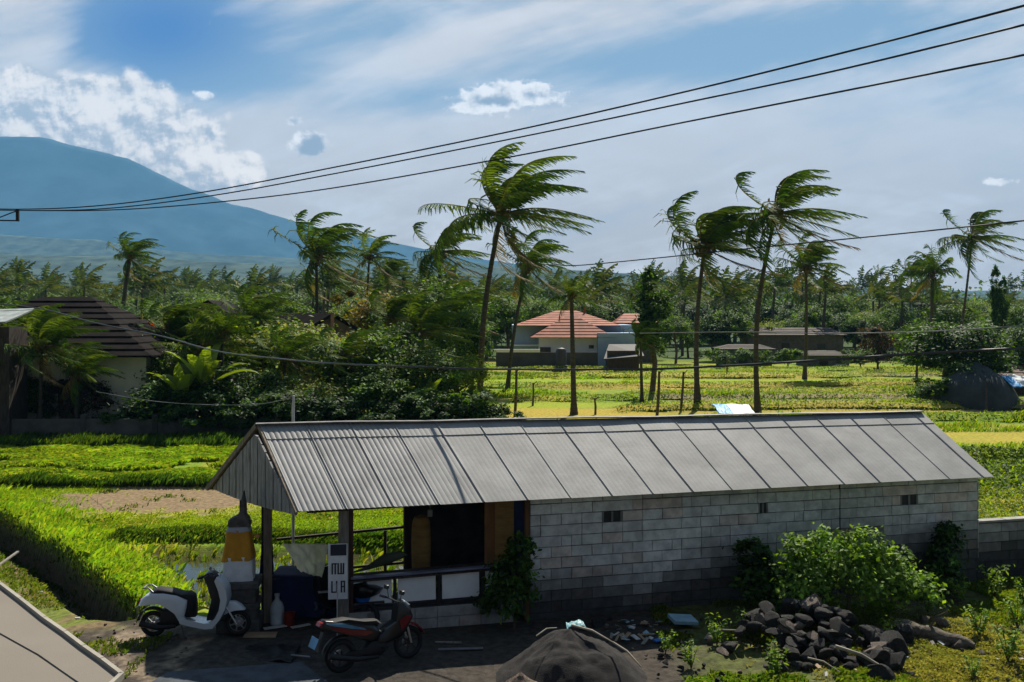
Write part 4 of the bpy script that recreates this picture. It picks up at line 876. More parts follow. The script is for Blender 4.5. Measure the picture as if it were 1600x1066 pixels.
def tree_proto(name, ht, blobs, n, lsize, cols, seed, trunk_r=0.16, wind=0.0, ratio=.5, clump=110, cs=.25):
    r = np.random.RandomState(seed)
    p, o, li, nc = crown_pts(blobs, n, r, clump=clump, cs=cs)
    p[:, 2] = np.maximum(p[:, 2], 0.05)
    v, q, c = leaves(p, lsize, cols, seed + 1, .35, ratio, wind, out=o)
    sh = r.uniform(.6, 1.45, nc)[li]; c = c * np.repeat(sh, 4)[:, None]
    crown = npmesh(name + '_crown', v, q, col=c)
    mb = MB(); top = ht * .72
    mb.tube([(0, 0, -.3), (.03 * ht, 0, top * .35), (-.01 * ht, .02 * ht, top * .7), (0, 0, top)], [trunk_r * 1.3, trunk_r, trunk_r * .75, trunk_r * .3], 7)
    for b in blobs[:7]:
        z0 = top * r.uniform(.3, .7); mb.tube([(0, 0, z0), ((b[0]) * .5, b[1] * .5, (z0 + b[2]) / 2 + .1), (b[0], b[1], b[2])], [trunk_r * .5, trunk_r * .3, trunk_r * .1], 5)
    return crown, mb.mesh(name + '_trunk', 60)
def inst(name, cm, tm, loc, rz, sc, label, cat, group=None, mats=(LEAF, BARK), parts=('crown', 'trunk')):
    t = thing(name, label, cat, loc, rz, group); t.scale = sc if isinstance(sc, (tuple, list)) else (sc,) * 3
    for me_, m, pn in ((cm, mats[0], parts[0]), (tm, mats[1], parts[1])):
        if me_ is None: continue
        if not me_.materials: me_.materials.append(m)
        o = bpy.data.objects.new(pn, me_); COL.objects.link(o); o.parent = t
    return t
def blobs_round(w, h, z0, k, seed, flat=.8):
    r = np.random.RandomState(seed); out = [(0, 0, z0 + h * .5, w * .33, w * .33, h * .42)]
    for i in range(k):
        a = 2 * math.pi * i / k + r.uniform(-.4, .4); q_ = r.uniform(.2, .36) * w; s = r.uniform(.15, .26)
        out.append((math.cos(a) * q_, math.sin(a) * q_, z0 + h * r.uniform(.18, .85), w * s, w * s, h * s * flat * 1.1))
    return out
C_MID = [(0.085, 0.165, 0.020), (0.125, 0.205, 0.025), (0.05, 0.10, 0.016)]
C_DRK = [(0.030, 0.070, 0.013), (0.045, 0.095, 0.016), (0.02, 0.045, 0.010)]
C_YEL = [(0.20, 0.25, 0.022), (0.26, 0.26, 0.028), (0.12, 0.19, 0.02)]
C_GRY = [(0.075, 0.125, 0.03), (0.10, 0.15, 0.04), (0.05, 0.09, 0.02)]
C_ORG = [(0.24, 0.15, 0.02), (0.20, 0.17, 0.03), (0.14, 0.13, 0.03)]
C_PUR = [(0.07, 0.03, 0.03), (0.05, 0.03, 0.025), (0.09, 0.05, 0.04)]
PT = {}
PT['round'] = tree_proto('round', 7, blobs_round(6.0, 5.6, 1.2, 8, 1), 9000, .26, C_MID, 11)
PT['dark'] = tree_proto('dark', 7, blobs_round(5.2, 6.2, .9, 9, 2), 9000, .28, C_DRK + C_MID[:1], 12)
PT['yellow'] = tree_proto('yellow', 6, blobs_round(5.6, 4.8, 1.0, 9, 3), 9000, .24, C_YEL + C_MID[1:2], 13)
PT['grey'] = tree_proto('grey', 7, blobs_round(6.5, 5.2, 1.4, 9, 4), 7500, .30, C_GRY + C_MID[:1], 14, cs=.5)
PT['narrow'] = tree_proto('narrow', 8, [(0, 0, 3.0, .9, .9, 2.0), (.2, 0, 5.0, 1.1, 1.0, 1.8), (-.2, .1, 6.6, .7, .7, 1.2), (.5, .2, 4.0, .9, .8, 1.2)], 6500, .26, C_DRK + C_MID[:1], 15)
PT['orange'] = tree_proto('orange', 4, blobs_round(3.6, 2.8, .8, 6, 5), 5000, .18, C_ORG, 16)
PT['bush'] = tree_proto('bush', 3, blobs_round(4.2, 2.6, 0.1, 8, 6), 7500, .20, C_MID + C_DRK[:1], 17, .07)
PT['purple'] = tree_proto('purple', 3, blobs_round(3.6, 2.7, 0.2, 7, 7), 5500, .18, C_PUR + C_DRK[:1], 18, .07)

# ---- wind-blown coconut palms
def frond(r, az, el, L, wind, grav, nst=34, lw=0.055, ll=0.95, nseg=14):
    d = np.array([math.cos(az) * math.cos(el), math.sin(az) * math.cos(el), math.sin(el)]); p = np.zeros(3)
    pts = [p.copy()]; dirs = [d.copy()]
    for i in range(nseg):
        s = (i + 1) / nseg
        d = d + np.array([wind * .22 * s, wind * .03, 0]) + np.array([0, 0, -grav * .16 * s]); d /= np.linalg.norm(d)
        p = p + d * L / nseg; pts.append(p.copy()); dirs.append(d.copy())
    pts = np.array(pts); dirs = np.array(dirs); T_ = np.linspace(0, nseg, nst * 2) ; V_ = []; C_ = []
    side0 = np.cross(d, [0, 0, 1.0]); side0 /= np.linalg.norm(side0) + 1e-6
    for j, t in enumerate(T_):
        f = t / nseg
        if f < .12: continue
        i = min(int(t), nseg - 1); u = t - i; b = pts[i] * (1 - u) + pts[i + 1] * u; dd = dirs[i]
        sd = np.cross(dd, [0, 0, 1.0]); sd /= np.linalg.norm(sd) + 1e-6; sd = sd if j % 2 else -sd
        ln = ll * (math.sin(math.pi * min(1, .18 + f * .78)) ** .6) * r.uniform(.75, 1.1)
        q_ = sd * .65 + dd * .55 + np.array([wind * .42, 0, -.38]) + r.normal(0, .12, 3); q_ /= np.linalg.norm(q_)
        q2 = q_ + np.array([wind * .35, 0, -.55]); q2 /= np.linalg.norm(q2)
        wv_ = np.cross(q_, dd); wv_ /= np.linalg.norm(wv_) + 1e-6; wv_ = wv_ * .3 + dd * .95; wv_ = wv_ * lw
        m_ = b + q_ * ln * .5; e_ = m_ + q2 * ln * .5
        V_ += [b - wv_ * .5, b + wv_ * .5, m_ + wv_ * .5, m_ - wv_ * .5, m_ - wv_ * .5, m_ + wv_ * .5, e_ + wv_ * .15, e_ - wv_ * .15]
        C_.append(1)
    # rachis as thin strip pair
    for i in range(nseg):
        w_ = .075 * (1 - i / nseg) + .022
        sd = np.cross(dirs[i], [0, 0, 1.0]); sd /= np.linalg.norm(sd) + 1e-6; up_ = np.cross(sd, dirs[i])
        for a_ in (sd, up_): V_ += [pts[i] - a_ * w_ * .5, pts[i] + a_ * w_ * .5, pts[i + 1] + a_ * w_ * .4, pts[i + 1] - a_ * w_ * .4]
        C_ += [2]
    nq_leaf = C_.count(1) * 2; nq_r = C_.count(2) * 2
    return np.array(V_), nq_leaf, nq_r
def palm_crown(name, seed, nf=22, L=4.6, wind=1.0, grav=1.0, lw=.06, ll=1.0, nst=34, old=3, upb=0.0):
    r = np.random.RandomState(seed); VV_ = []; CC_ = []
    for k in range(nf):
        az = 2 * math.pi * ((k * .618) % 1) + r.uniform(-.25, .25); el = rad(r.uniform(-12, 85)) * (1 - .1 * (k % 3)) + upb
        if k >= nf - old: el = rad(r.uniform(-55, -25))
        v, a, b = frond(r, az, el, L * r.uniform(.78, 1.1), wind * r.uniform(.75, 1.2), grav * r.uniform(.7, 1.2) * (.6 if k >= nf - old else 1), nst, lw, ll)
        VV_.append(v); tone = r.uniform(.75, 1.3); dry = k >= nf - 2
        cl = np.array((.055, .105, .015) if r.rand() < .6 else (.11, .16, .022)) * tone if not dry else np.array((.16, .115, .05)) * tone
        CC_.append(np.repeat(cl[None], a * 4, 0) * np.repeat(r.uniform(.7, 1.3, a * 1), 4)[:, None]); CC_.append(np.repeat(np.array([[.16, .14, .05]]) * tone, b * 4, 0))
    v = np.concatenate(VV_); c = np.concatenate(CC_); n = len(v) // 4
    # heart of the crown: sheaths and nuts
    p = r.normal(size=(260, 3)) * .26; v2, q2, c2 = leaves(p, .34, [(.15, .10, .05), (.10, .08, .03), (.18, .14, .06)], seed, .2, .5)
    v = np.concatenate([v, v2]); c = np.concatenate([c, c2]); n = len(v) // 4
    return npmesh(name, v, np.arange(n * 4).reshape(n, 4), col=c)
def palm(base, top, mid_bow, crown, r0, label, group=None, cscale=1.0, rz=0.0, name='coconut_palm'):
    t = thing(name, label, 'palm tree', base, 0, group); d = Vector(top) - Vector(base)
    pts = []; rs = []
    for i in range(61):
        s = i / 60; p = d * s + Vector((mid_bow * math.sin(math.pi * s), 0, 0)); pts.append(p)
        rs.append(r0 * .76 * (1.55 - .5 * min(1, s * 8)) * (1 - .38 * s) * (1 + .07 * (i % 2)))
    pts[0].z -= .4
    mb = MB(); mb.tube(pts, rs, 9); tr = mb.build('trunk', PBARK, t, 50)
    if not crown.materials: crown.materials.append(PALM)
    c = bpy.data.objects.new('crown', crown); COL.objects.link(c); c.parent = t; c.location = d; c.scale = (cscale,) * 3; c.rotation_euler = (0, 0, rz)
    return t
PC = [palm_crown('crownA', 3, 34, 5.4, 1.65, .60, .085, 1.1, 40, old=3, upb=.04), palm_crown('crownB', 8, 30, 4.5, 1.9, .75, .085, 1.05, 38, upb=.08), palm_crown('crownC', 15, 25, 4.8, 1.75, .7, .082, 1.0, 38, old=4), palm_crown('crownD', 23, 27, 4.4, 1.5, 1.15, .088, 1.05, 36, old=5), palm_crown('crownE', 31, 19, 4.1, 1.0, .8, .085, .9, 34)]
def PB(xb, yb, xt, yt, Y, bow, k, r0, label, cs=1.0, rz=0.0, group=None):
    b = P(xb, yb, Y); b.z = float(height(b.x, b.y)); tp = P(xt, yt, Y)
    return palm(b, tp, bow, PC[k], r0, label, group, cs, rz)
PB(750, 645, 783, 335, 55, -.35, 0, .235, 'tallest coconut palm with a long leaning trunk and windswept crown, left of the red-roofed house', 1.05)
PB(1090, 640, 1101, 388, 56, -.25, 1, .20, 'coconut palm with a rounded windswept crown, just left of the tall thin palm', 1.05)
PB(1184, 645, 1212, 335, 54, -.5, 2, .19, 'tall thin coconut palm with swept upper fronds beside a shorter bushy palm', 1.02)
PB(1257, 600, 1259, 418, 82, .1, 1, .20, 'shorter coconut palm standing right behind the tall thin one', 1.0, .5)
PB(1492, 520, 1519, 372, 92, .1, 2, .17, 'slim leaning coconut palm near the right edge above the dark trees', 1.12, .2)
PB(1455, 530, 1457, 428, 100, 0, 3, .30, 'thick ragged palm next to the slim leaning palm at the right', .95, 1.2)
PB(1413, 520, 1424, 428, 120, .2, 1, .13, 'small thin palm left of the thick ragged palm at the right', .75, .2)
PB(793, 612, 824, 418, 70, -.2, 3, .19, 'medium palm with upright crown close behind the tallest palm', .92, .4)
PB(492, 560, 494, 400, 76, .1, 3, .21, 'bushy drooping palm left of centre in front of the mountain foot', 1.15, .2)
PB(562, 560, 577, 402, 86, .1, 4, .17, 'small star-shaped palm in front of the mountain foot', .82)
PB(688, 560, 687, 395, 74, 0, 2, .21, 'ragged palm with one long frond reaching right, left of the tallest palm', .95, .3)
PB(190, 560, 203, 402, 92, -.3, 3, .34, 'thick-stemmed windswept palm standing alone above the tree line at the left', .78)
PB(606, 560, 605, 428, 95, 0, 1, .14, 'low palm crown right beside the star-shaped palm', .62)
PB(897, 652, 893, 462, 53, 0, 4, .20, 'short palm with a thick dark trunk standing before the red-roofed house', .45, .9)
PB(1003, 628, 1001, 530, 61, 0, 3, .14, 'small palm stem under the dark narrow tree right of the house', .4)
for i_, (px_, yt_, Y_, k_, cs_, rz_, lb_) in enumerate([(265, 520, 49, 1, .62, 0, 'feathery low palm just right of the cream house'), (320, 545, 46, 0, .55, .3, 'feathery palm with bright tips in the left belt'), (395, 500, 52, 3, .62, 0, 'leaning feathery palm left of the yellow-green tree'), (610, 500, 55, 1, .62, .2, 'feathery palm behind the domed dark tree'), (655, 520, 50, 0, .58, 0, 'feathery palm right of the domed dark tree'), (715, 490, 60, 3, .66, 0, 'feathery palm just left of the tallest palm trunk'), (535, 560, 46, 2, .55, .2, 'low feathery palm right of the white wire post'), (445, 560, 45.5, 3, .5, 0, 'low feathery palm just above the white wire post'), (20, 530, 46, 3, .62, 0, 'feathery palm at the left edge before the far left hut')]): PB(px_ - 4, 655, px_, yt_, Y_, 0, k_, .13, lb_, cs_, rz_)
PB(1375, 520, 1376, 428, 150, .3, 4, .12, 'tiny wind-bent palm alone on the skyline at the right', .45)

# narrow dark tree beside the house
def T_(kind, px, ybase, ytop, Y, label, sx=1.0, rz=None, group=None, cat='tree', name=None, k=[0]):
    k[0] += 1; p = P(px, ybase, Y); p.z = float(height(p.x, p.y)); ht = {'round': 6.8, 'dark': 7.1, 'yellow': 5.8, 'grey': 6.7, 'narrow': 7.7, 'orange': 3.6, 'bush': 2.8, 'darkbush': 2.7, 'purple': 2.9}[kind]
    zt = H - (ytop - HZ) / F * Y; s = (zt - p.z) / ht
    nm = name or {'narrow': 'narrow_tree', 'bush': 'bush', 'darkbush': 'bush', 'purple': 'bush', 'orange': 'flowering_tree'}.get(kind, 'leafy_tree')
    return inst(nm, PT[kind][0], PT[kind][1], p, rz if rz is not None else k[0] * 1.7, (s * sx, s * sx, s), label, cat, group)
T_('narrow', 1018, 625, 418, 63, 'tall narrow dark tree standing right of the red-roofed house', .95, .2)
T_('dark', 735, 628, 462, 58, 'dark dense tree standing directly behind the tallest palm trunk', .55, .4)
belt = [('yellow', 455, 640, 492, 50, 'yellow-green tree left of centre in front of the dark gabled roof', .95), ('dark', 628, 650, 495, 50, 'dark rounded tree with a domed top right of the dark gabled roof', .62),
        ('round', 690, 640, 432, 66, 'big dark green round tree rising behind the belt left of the tallest palm', .8), ('orange', 602, 560, 446, 78, 'orange-flowering tree below the small star-shaped palm', .8),
        ('round', 385, 650, 478, 52, 'broad green tree at the left of the yellow-green tree', .85), ('dark', 300, 655, 470, 50, 'dark domed tree right of the big left house', .7),
        ('grey', 560, 640, 520, 47, 'pale leafed loose tree under the dark gabled roof', .9), ('round', 660, 648, 545, 46, 'low bright tree just behind the shed roof ridge', 1.0),
        ('yellow', 715, 645, 545, 48, 'low yellow-green tree at the foot of the tallest palm', .8), ('dark', 350, 660, 560, 44.5, 'low dark tree behind the boundary wall', 1.1),
        ('round', 585, 652, 570, 45, 'low dense tree behind the shed ridge left of centre', 1.2), ('yellow', 500, 655, 590, 44.5, 'low light green tree right of the white wire post', 1.2),
        ('dark', 430, 658, 570, 44.5, 'low black-green tree behind the white wire post', 1.0), ('grey', 255, 655, 548, 46, 'thin pale tree at the right corner of the big left house', .7),
        ('orange', 500, 600, 505, 54, 'small yellow-orange tree in front of the dark gabled roof', .7), ('yellow', 640, 600, 455, 84, 'light green tree behind the dark gabled roof', .9),
        ('dark', 540, 650, 535, 48, 'dark tree under the right slope of the gabled roof', .8), ('round', 30, 660, 520, 45, 'leafy tree at the left edge in front of the big left house', .62),
        ('dark', 60, 662, 585, 44, 'dark tree in front of the wall of the big left house', .7), ('dark', -30, 662, 545, 44, 'dark tree cut by the left edge of the picture', .8)]
for b in belt: T_(*b[:-1], b[-1] * 1.3)
T_('purple', 130, 664, 590, 44, 'purple-leafed bush before the cream wall of the big left house', 1.0)
for px, sc_, lb in ((185, .35, 'low bush at the foot of the cream house wall'), (640, .7, 'low bush just over the shed ridge'), (700, 1.1, 'low bush near the tallest palm foot'), (750, .6, 'small bush around the foot of the tallest palm'), (270, 1.1, 'low bush right of the cream house wall'), (460, 1.1, 'low bush beside the white wire post'), (510, .6, 'low bush above the left part of the shed ridge')):
    T_('bush', px, 664, 664 - 45 * sc_ - (px * 7 % 30), 44, lb, 1.5)
PT['darkbush'] = tree_proto('darkbush', 3, blobs_round(4.6, 2.6, 0.0, 8, 16), 7000, .19, C_DRK + C_MID[:1] + C_DRK, 27, .07)
for i_, px in enumerate(range(255, 765, 46)): T_('darkbush', px, 668, 590 + (i_ * 37) % 34, 43.4, 'low dark bush in the shaded foot of the left tree belt', 1.25, None, 'low bushes along the foot of the left tree belt')
# right hand dark trees
T_('dark', 1478, 640, 492, 62, 'large dark spreading tree left of the grey hut', 1.55)
T_('dark', 1535, 640, 505, 66, 'large dark tree behind the grey hut', 1.3)
T_('dark', 1515, 645, 492, 59.5, 'darkest tree with a broad crown just left of the grey hut', 1.35)
T_('bush', 1462, 642, 590, 58, 'low dark bush under the large dark trees at the right', 1.3)
T_('round', 1432, 620, 500, 74, 'green tree at the left of the large dark spreading trees', .8)
T_('dark', 1600, 640, 500, 70, 'dark tree at the right edge behind the grey hut', 1.2)
T_('purple', 1372, 575, 510, 92, 'reddish bush left of the large dark trees', .9)
T_('narrow', 1556, 560, 415, 98, 'narrow lopped tree with a tufted top at the right', .42, .3)
T_('narrow', 1567, 560, 432, 98, 'second lopped tree, the lower of the two tufted stems at the right', .4, 1.3)
for px, lb in ((1175, 'bush before the grey-walled low building'), (1232, 'bush between the grey-walled building and the small hut'), (1345, 'bush right of the small flat grey hut'), (1120, 'bush left of the grey-walled low building')): T_('bush', px, 576, 545, 97, lb, 1.3)
# second rank and far rank (hundreds of metres of wooded land)
GR = 'trees of the wooded land behind the fields'; LB = 'tree among the wooded land behind the rice fields'
r2 = random.Random(9); kinds = ['round', 'dark', 'grey', 'grey', 'yellow', 'round', 'dark']
for px in range(-40, 1660, 33):
    if 735 < px < 1010: yb, yt, Y = 545, r2.uniform(462, 478), r2.uniform(114, 130)
    elif px >= 985: yb, yt, Y = 560, r2.uniform(470, 505), r2.uniform(104, 125)
    else: yb, yt, Y = 570, r2.uniform(455, 492), r2.uniform(68, 90)
    if 1130 < px < 1340 and Y < 112: Y = 114
    kd = r2.choice(kinds); T_(kd, px + r2.uniform(-10, 10), yb, yt, Y, LB, r2.uniform(.95, 1.25), None, GR)
for px in range(-60, 1680, 24):
    T_(r2.choice(kinds), px + r2.uniform(-10, 10), 520, r2.uniform(452, 478) + (6 if px > 1250 else 0), r2.uniform(140, 190), LB, r2.uniform(1.0, 1.5), None, GR)
# mid and far coconut palms, one mesh each
def far_palm_mesh(seed, ht):
    r = np.random.RandomState(seed); VV_ = []; CC_ = []
    for k in range(15):
        v, a, b = frond(r, 2 * math.pi * ((k * .618) % 1), rad(r.uniform(-25, 80)), 4.3 * r.uniform(.8, 1.1), .8, 1.1, 10, .24, 1.15, 7); v = v + np.array([0.4, 0, ht])
        VV_.append(v); CC_.append(np.repeat(np.array([(.075, .11, .025) if r.rand() < .7 else (.13, .14, .05)]) * r.uniform(.7, 1.3), (a + b) * 4, 0))
    mb = MB(); mb.tube([(0, 0, -1), (.1, 0, ht * .5), (.4, 0, ht)], [.26, .2, .15], 5, False)
    tv = np.array(mb.v); tq = np.array(mb.f)
    v = np.concatenate(VV_); n = len(v) // 4; q_ = np.concatenate([np.arange(n * 4).reshape(n, 4), tq + n * 4])
    return npmesh('far_palm', np.concatenate([v, tv]), q_, col=np.concatenate([np.concatenate(CC_), np.repeat([[.12, .10, .08]], len(tv), 0)]))
FP = [far_palm_mesh(s_, h_) for s_, h_ in ((1, 9), (2, 10.5), (3, 8), (4, 11))]
for m_ in FP: m_.materials.append(PALM)
PG = 'coconut palms of the far plantation'; PL = 'far coconut palm in the plantation behind the rice fields'
for i in range(225):
    Y = 110 + 330 * (r2.random() ** 1.1); px = r2.uniform(-30, 1640); m_ = FP[i % 4]; hb = (9, 10.5, 8, 11)[i % 4] + 1.2
    yt = r2.uniform(430, 462) + (10 if px > 1250 else 0) + (8 if 820 < px < 1000 else 0); zt = H - (yt - HZ) / F * Y
    if Y < 170: zt = min(zt, 10.5)
    p = P(px, 500, Y); o = bpy.data.objects.new('coconut_palm', m_); COL.objects.link(o); o.location = (p.x, p.y, 0); s = zt / hb; o.scale = (.6 + .4 * s, .6 + .4 * s, s); o.rotation_euler = (0, 0, r2.uniform(-.7, .7))
    meta(o, PL, 'palm tree', PG)
# far-off wood as one mass
n = 90000; y = 260 + 1250 * R.rand(n) ** 1.3; x = R.uniform(-.62, .62, n) * y
hh = 5.5 + 7.0 * fbm(x * .045, y * .045, 121) + 6.5 * npss(vn(x * .16, y * .16, 125), .62, .95)
z = height(x, y) + hh * (1 - .55 * R.rand(n) ** 1.5)
v, q_, c = leaves(np.stack([x, y, z], -1), 2.6, C_MID + C_DRK + C_DRK, 130, .5, .6); sc_ = np.repeat((y / 500) ** .5, 4)[:, None]
cen = np.repeat(v.reshape(-1, 4, 3).mean(1), 4, 0); v = cen + (v - cen) * sc_ * .8
meta(link('far_wood', npmesh('far_wood', v, q_, col=c), LEAF), kind='stuff')

# ---- big palm-like plants and bananas among the left trees
def banana(seed, nl=9, L=2.4, w=.55):
    r = np.random.RandomState(seed); V_ = []; Q_ = []; C_ = []; n0 = 0
    for k in range(nl):
        az = 2 * math.pi * k / nl + r.uniform(-.3, .3); el = rad(r.uniform(35, 80)); d = np.array([math.cos(az) * math.cos(el), math.sin(az) * math.cos(el), math.sin(el)]); p = np.array([0, 0, 1.8]); N = 10; LL = L * r.uniform(.7, 1.1)
        tone = np.array((.20, .27, .04)) * r.uniform(.6, 1.3)
        for i in range(N + 1):
            s = i / N; sd = np.cross(d, [0, 0, 1.]); sd /= np.linalg.norm(sd); up_ = np.cross(sd, d); ww = w * math.sin(math.pi * min(1, .08 + s * .95)) ** .7 * .5
            V_ += [p - sd * ww + up_ * ww * .35, p, p + sd * ww + up_ * ww * .35]; C_ += [tone] * 3
            if i < N:
                b = n0 + i * 3; Q_ += [(b, b + 1, b + 4, b + 3), (b + 1, b + 2, b + 5, b + 4)]
            p = p + d * LL / N; d = d + np.array([.10 * s, 0, -.30 * s]); d /= np.linalg.norm(d)
        n0 += (N + 1) * 3
    return npmesh('banana', np.array(V_), np.array(Q_), col=np.array(C_))
mb = MB(); mb.tube([(0, 0, -.2), (0, 0, 1.0), (0, 0, 1.9)], [.13, .11, .07], 8); bstem = mb.mesh('bstem', 60)
for i, (px, yb, Y, s_, lb) in enumerate([(322, 650, 43.5, 1.15, 'banana plant with glowing broad leaves right of the cream house wall'), (285, 655, 43, .95, 'lower banana plant with one arching pale leaf behind the boundary wall'), (420, 655, 43.5, .55, 'banana plant by the white wire post'), (590, 655, 44, .5, 'banana plant low behind the shed ridge'), (668, 640, 44.5, .7, 'banana plant low before the domed tree')]):
    p = P(px, yb, Y); p.z = 0
    inst('banana_plant', banana(40 + i), bstem, p, i * 1.1, s_, lb, 'plant', mats=(LEAF, BARK), parts=('leaves', 'stem'))
for i, (px, yb, Y, k, cs, zt, lb) in enumerate([(62, 660, 43, 0, .52, 545, 'low palm with pale tipped fronds before the big left house'), (118, 660, 42.8, 3, .50, 585, 'smaller low palm with drooping fronds by the cream wall'), (345, 655, 45, 1, .5, 520, 'low palm in the belt right of the cream house')]):
    b = P(px, yb, Y); b.z = 0; palm(b, P(px + 3, zt, Y), 0, PC[k], .12, lb, None, cs, i)
# bright bush and weeds by the shed wall
C_BSH = [(0.14, 0.25, 0.035), (0.19, 0.30, 0.04), (0.09, 0.17, 0.025)]
bb = [(0, 0, .75, .75, .6, .65), (-.75, 0, .65, .55, .5, .65), (.75, .05, .62, .6, .5, .55), (-.95, .1, 1.2, .3, .3, .35), (-.3, 0, 1.35, .35, .3, .35), (.35, 0, 1.3, .38, .3, .35), (1.35, 0, .42, .45, .4, .38), (-1.05, -.1, .5, .35, .35, .4), (.8, 0, 1.05, .3, .3, .3)]
cr, tk = tree_proto('shedbush', 1.7, bb, 6500, .105, C_BSH, 61, .035, ratio=.62, clump=26, cs=.3)
g_ = GP(1322, 972); inst('leafy_bush', cr, tk, (g_.x, g_.y, 0), .1, 1.02, 'bright green leafy bush in front of the block wall behind the rocks', 'bush')
cr2, tk2 = tree_proto('wallweed', 1.4, [(0, 0, .6, .4, .3, .6), (.15, 0, 1.1, .3, .25, .35), (-.2, 0, .35, .4, .3, .35)], 2600, .10, C_DRK + C_MID[:1], 62, .02, ratio=.6, clump=30)
g_ = GP(800, 985); inst('creeper_plant', cr2, tk2, (g_.x + .02, g_.y + .15, 0), 0, (1.0, .8, 1.15), 'dark green climbing plant at the left end of the block wall', 'plant')
g_ = GP(1478, 925); inst('wall_shrub', cr2, tk2, (g_.x, g_.y, 0), 1, (1.5, 1, .95), 'dark shrub against the right end of the block wall', 'bush')
g_ = GP(1190, 962); inst('wall_shrub', cr2, tk2, (g_.x, g_.y, 0), 2, (1.6, 1, .95), 'dark shrub against the wall just left of the bright bush', 'bush')
def sprig(seed, n, h, cols, ls=.11):
    r = np.random.RandomState(seed); P_ = []; mb = MB()
    for k in range(n):
        a = r.uniform(0, 6.28); ln = h * r.uniform(.6, 1); tip = np.array([math.cos(a) * ln * .35, math.sin(a) * ln * .35, ln]); mb.tube([(0, 0, 0), tuple(tip * .5 + np.array([0, 0, .05])), tuple(tip)], [.012, .008, .004], 5)
        for s in np.linspace(.25, 1, 12): P_.append(tip * s + r.normal(0, .05 * h, 3) * np.array([1, 1, .5])); P_.append(tip * s + r.normal(0, .09 * h, 3) * np.array([1, 1, .4]))
    v, q_, c = leaves(np.array(P_), ls, cols, seed, .9, .5); return npmesh('sprig', v, q_, col=c), mb.mesh('sprigstem')
SP = [sprig(70 + i, 7, .75, C_BSH + BRIGHT[:1]) for i in range(3)]
wl = [((1553, 935), .95, 'tall bright weed before the low wall at the right'), ((1590, 985), .85, 'yellow-green weed at the right edge'), ((1575, 1040), .8, 'leafy weed in the lower right corner'), ((1120, 1010), .7, 'small weed left of the rock pile'), ((1040, 1020), .55, 'small weed behind the sand heap'),
      ((1215, 1058), .7, 'weed between the front rocks'), ((1450, 960), .6, 'weed behind the long log'), ((1530, 1000), .8, 'weed right of the dry grass patch'), ((1160, 990), .6, 'weed at the left foot of the rock pile'), ((1390, 1000), .55, 'weed at the near end of the log'), ((1600, 945), .8, 'weed by the low wall, cut by the right edge'), ((1080, 1045), .6, 'weed in front of the sand heap'), ((1520, 1062), .5, 'weed at the bottom edge, right'), ((1500, 945), .7, 'weed under the dark shrub')]
for i, ((px, py), s_, lb) in enumerate(wl):
    g_ = GP(px, py); a, b = SP[i % 3]; inst('weed', a, b, (g_.x, g_.y, float(height(g_.x, g_.y))), i, s_, lb, 'plant', 'weeds on the rubble ground', parts=('leaves', 'stem'))
# ------------------------------------------------------------ scooters
def wheel(t, x, R_, w_, y=0, rim=STEEL, spokes=6, name='wheel'):
    mb = MB(); mb.torus((x, y, R_), R_ - w_ * .5, w_ * .5, n=32, m=10); tyre = mb.build(name, RUB, t, 60)
    mb = MB(); mb.torus((x, y, R_), R_ - w_ * .95, w_ * .14, n=28, m=6)
    for k in range(spokes):
        a = 2 * math.pi * k / spokes + .3; mb.bar((x, y, R_), (x + (R_ - w_) * math.cos(a), y, R_ + (R_ - w_) * math.sin(a)), .022, .03, up=(0, 1, 0))
    mb.lathe([(.01, -.05), (.045, -.05), (.045, .05), (.01, .05)], (x, y, R_), 12, M=Matrix.Rotation(math.pi / 2, 3, 'X')); mb.build('rim', rim, tyre, 40)
    mb = MB(); mb.lathe([(.05, -.012), (.085, -.012), (.085, .012), (.05, .012)], (x, y + .06, R_), 20, M=Matrix.Rotation(math.pi / 2, 3, 'X')); mb.build('brake_disc', STEEL, tyre)
def arc_fender(mb, x, z, R_, a0, a1, w_, th=.015, n=14):
    vs = []
    for k in range(n + 1):
        a = a0 + (a1 - a0) * k / n
        for rr, yy in ((R_, -w_ / 2), (R_ + .02, -w_ / 4), (R_ + .03, 0), (R_ + .02, w_ / 4), (R_, w_ / 2), (R_ - th, w_ / 2), (R_ + .01, 0), (R_ - th, -w_ / 2)): vs.append((x + rr * math.cos(a), yy, z + rr * math.sin(a)))
    m = 8; fs = [(i * m + j, i * m + (j + 1) % m, (i + 1) * m + (j + 1) % m, (i + 1) * m + j) for i in range(n) for j in range(m)] + [tuple(range(m)), tuple(n * m + j for j in range(m))]
    mb.add(vs, fs)
def zz(pts, w_, mb, y0=0, inset=.85): # zoomed photo outline to metres
    return mb.pillow([((x - 735) * .00149, (885 - y) * .00149) for x, y in pts], w_, y0, inset)
WP = mat('white_scooter_paint', (.60, .66, .72), .22, var=.04, scale=2, coat=.6, spec=.5)
sc_ = thing('scooter', 'white scooter with black seat parked beside the shrine', 'scooter')
XR, XF, RW = -.72, .73, .225
wheel(sc_, XR, RW, .085); wheel(sc_, XF, RW, .08)
mb = MB(); zz([(95, 500), (130, 430), (180, 385), (250, 352), (400, 352), (560, 380), (680, 440), (668, 540), (640, 640), (660, 690), (600, 705), (545, 610), (430, 525), (330, 478), (200, 482)], .32, mb); mb.build('rear_body', WP, sc_, 50)
mb = MB(); zz([(560, 650), (640, 662), (760, 690), (870, 712), (930, 712), (990, 650), (1036, 560), (1055, 440), (1030, 330), (985, 210), (1005, 172), (1070, 225), (1118, 320), (1132, 430), (1105, 550), (1045, 670), (960, 772), (870, 778), (700, 745), (580, 712)], .34, mb, inset=.97); mb.build('leg_shield', WP, sc_, 50)
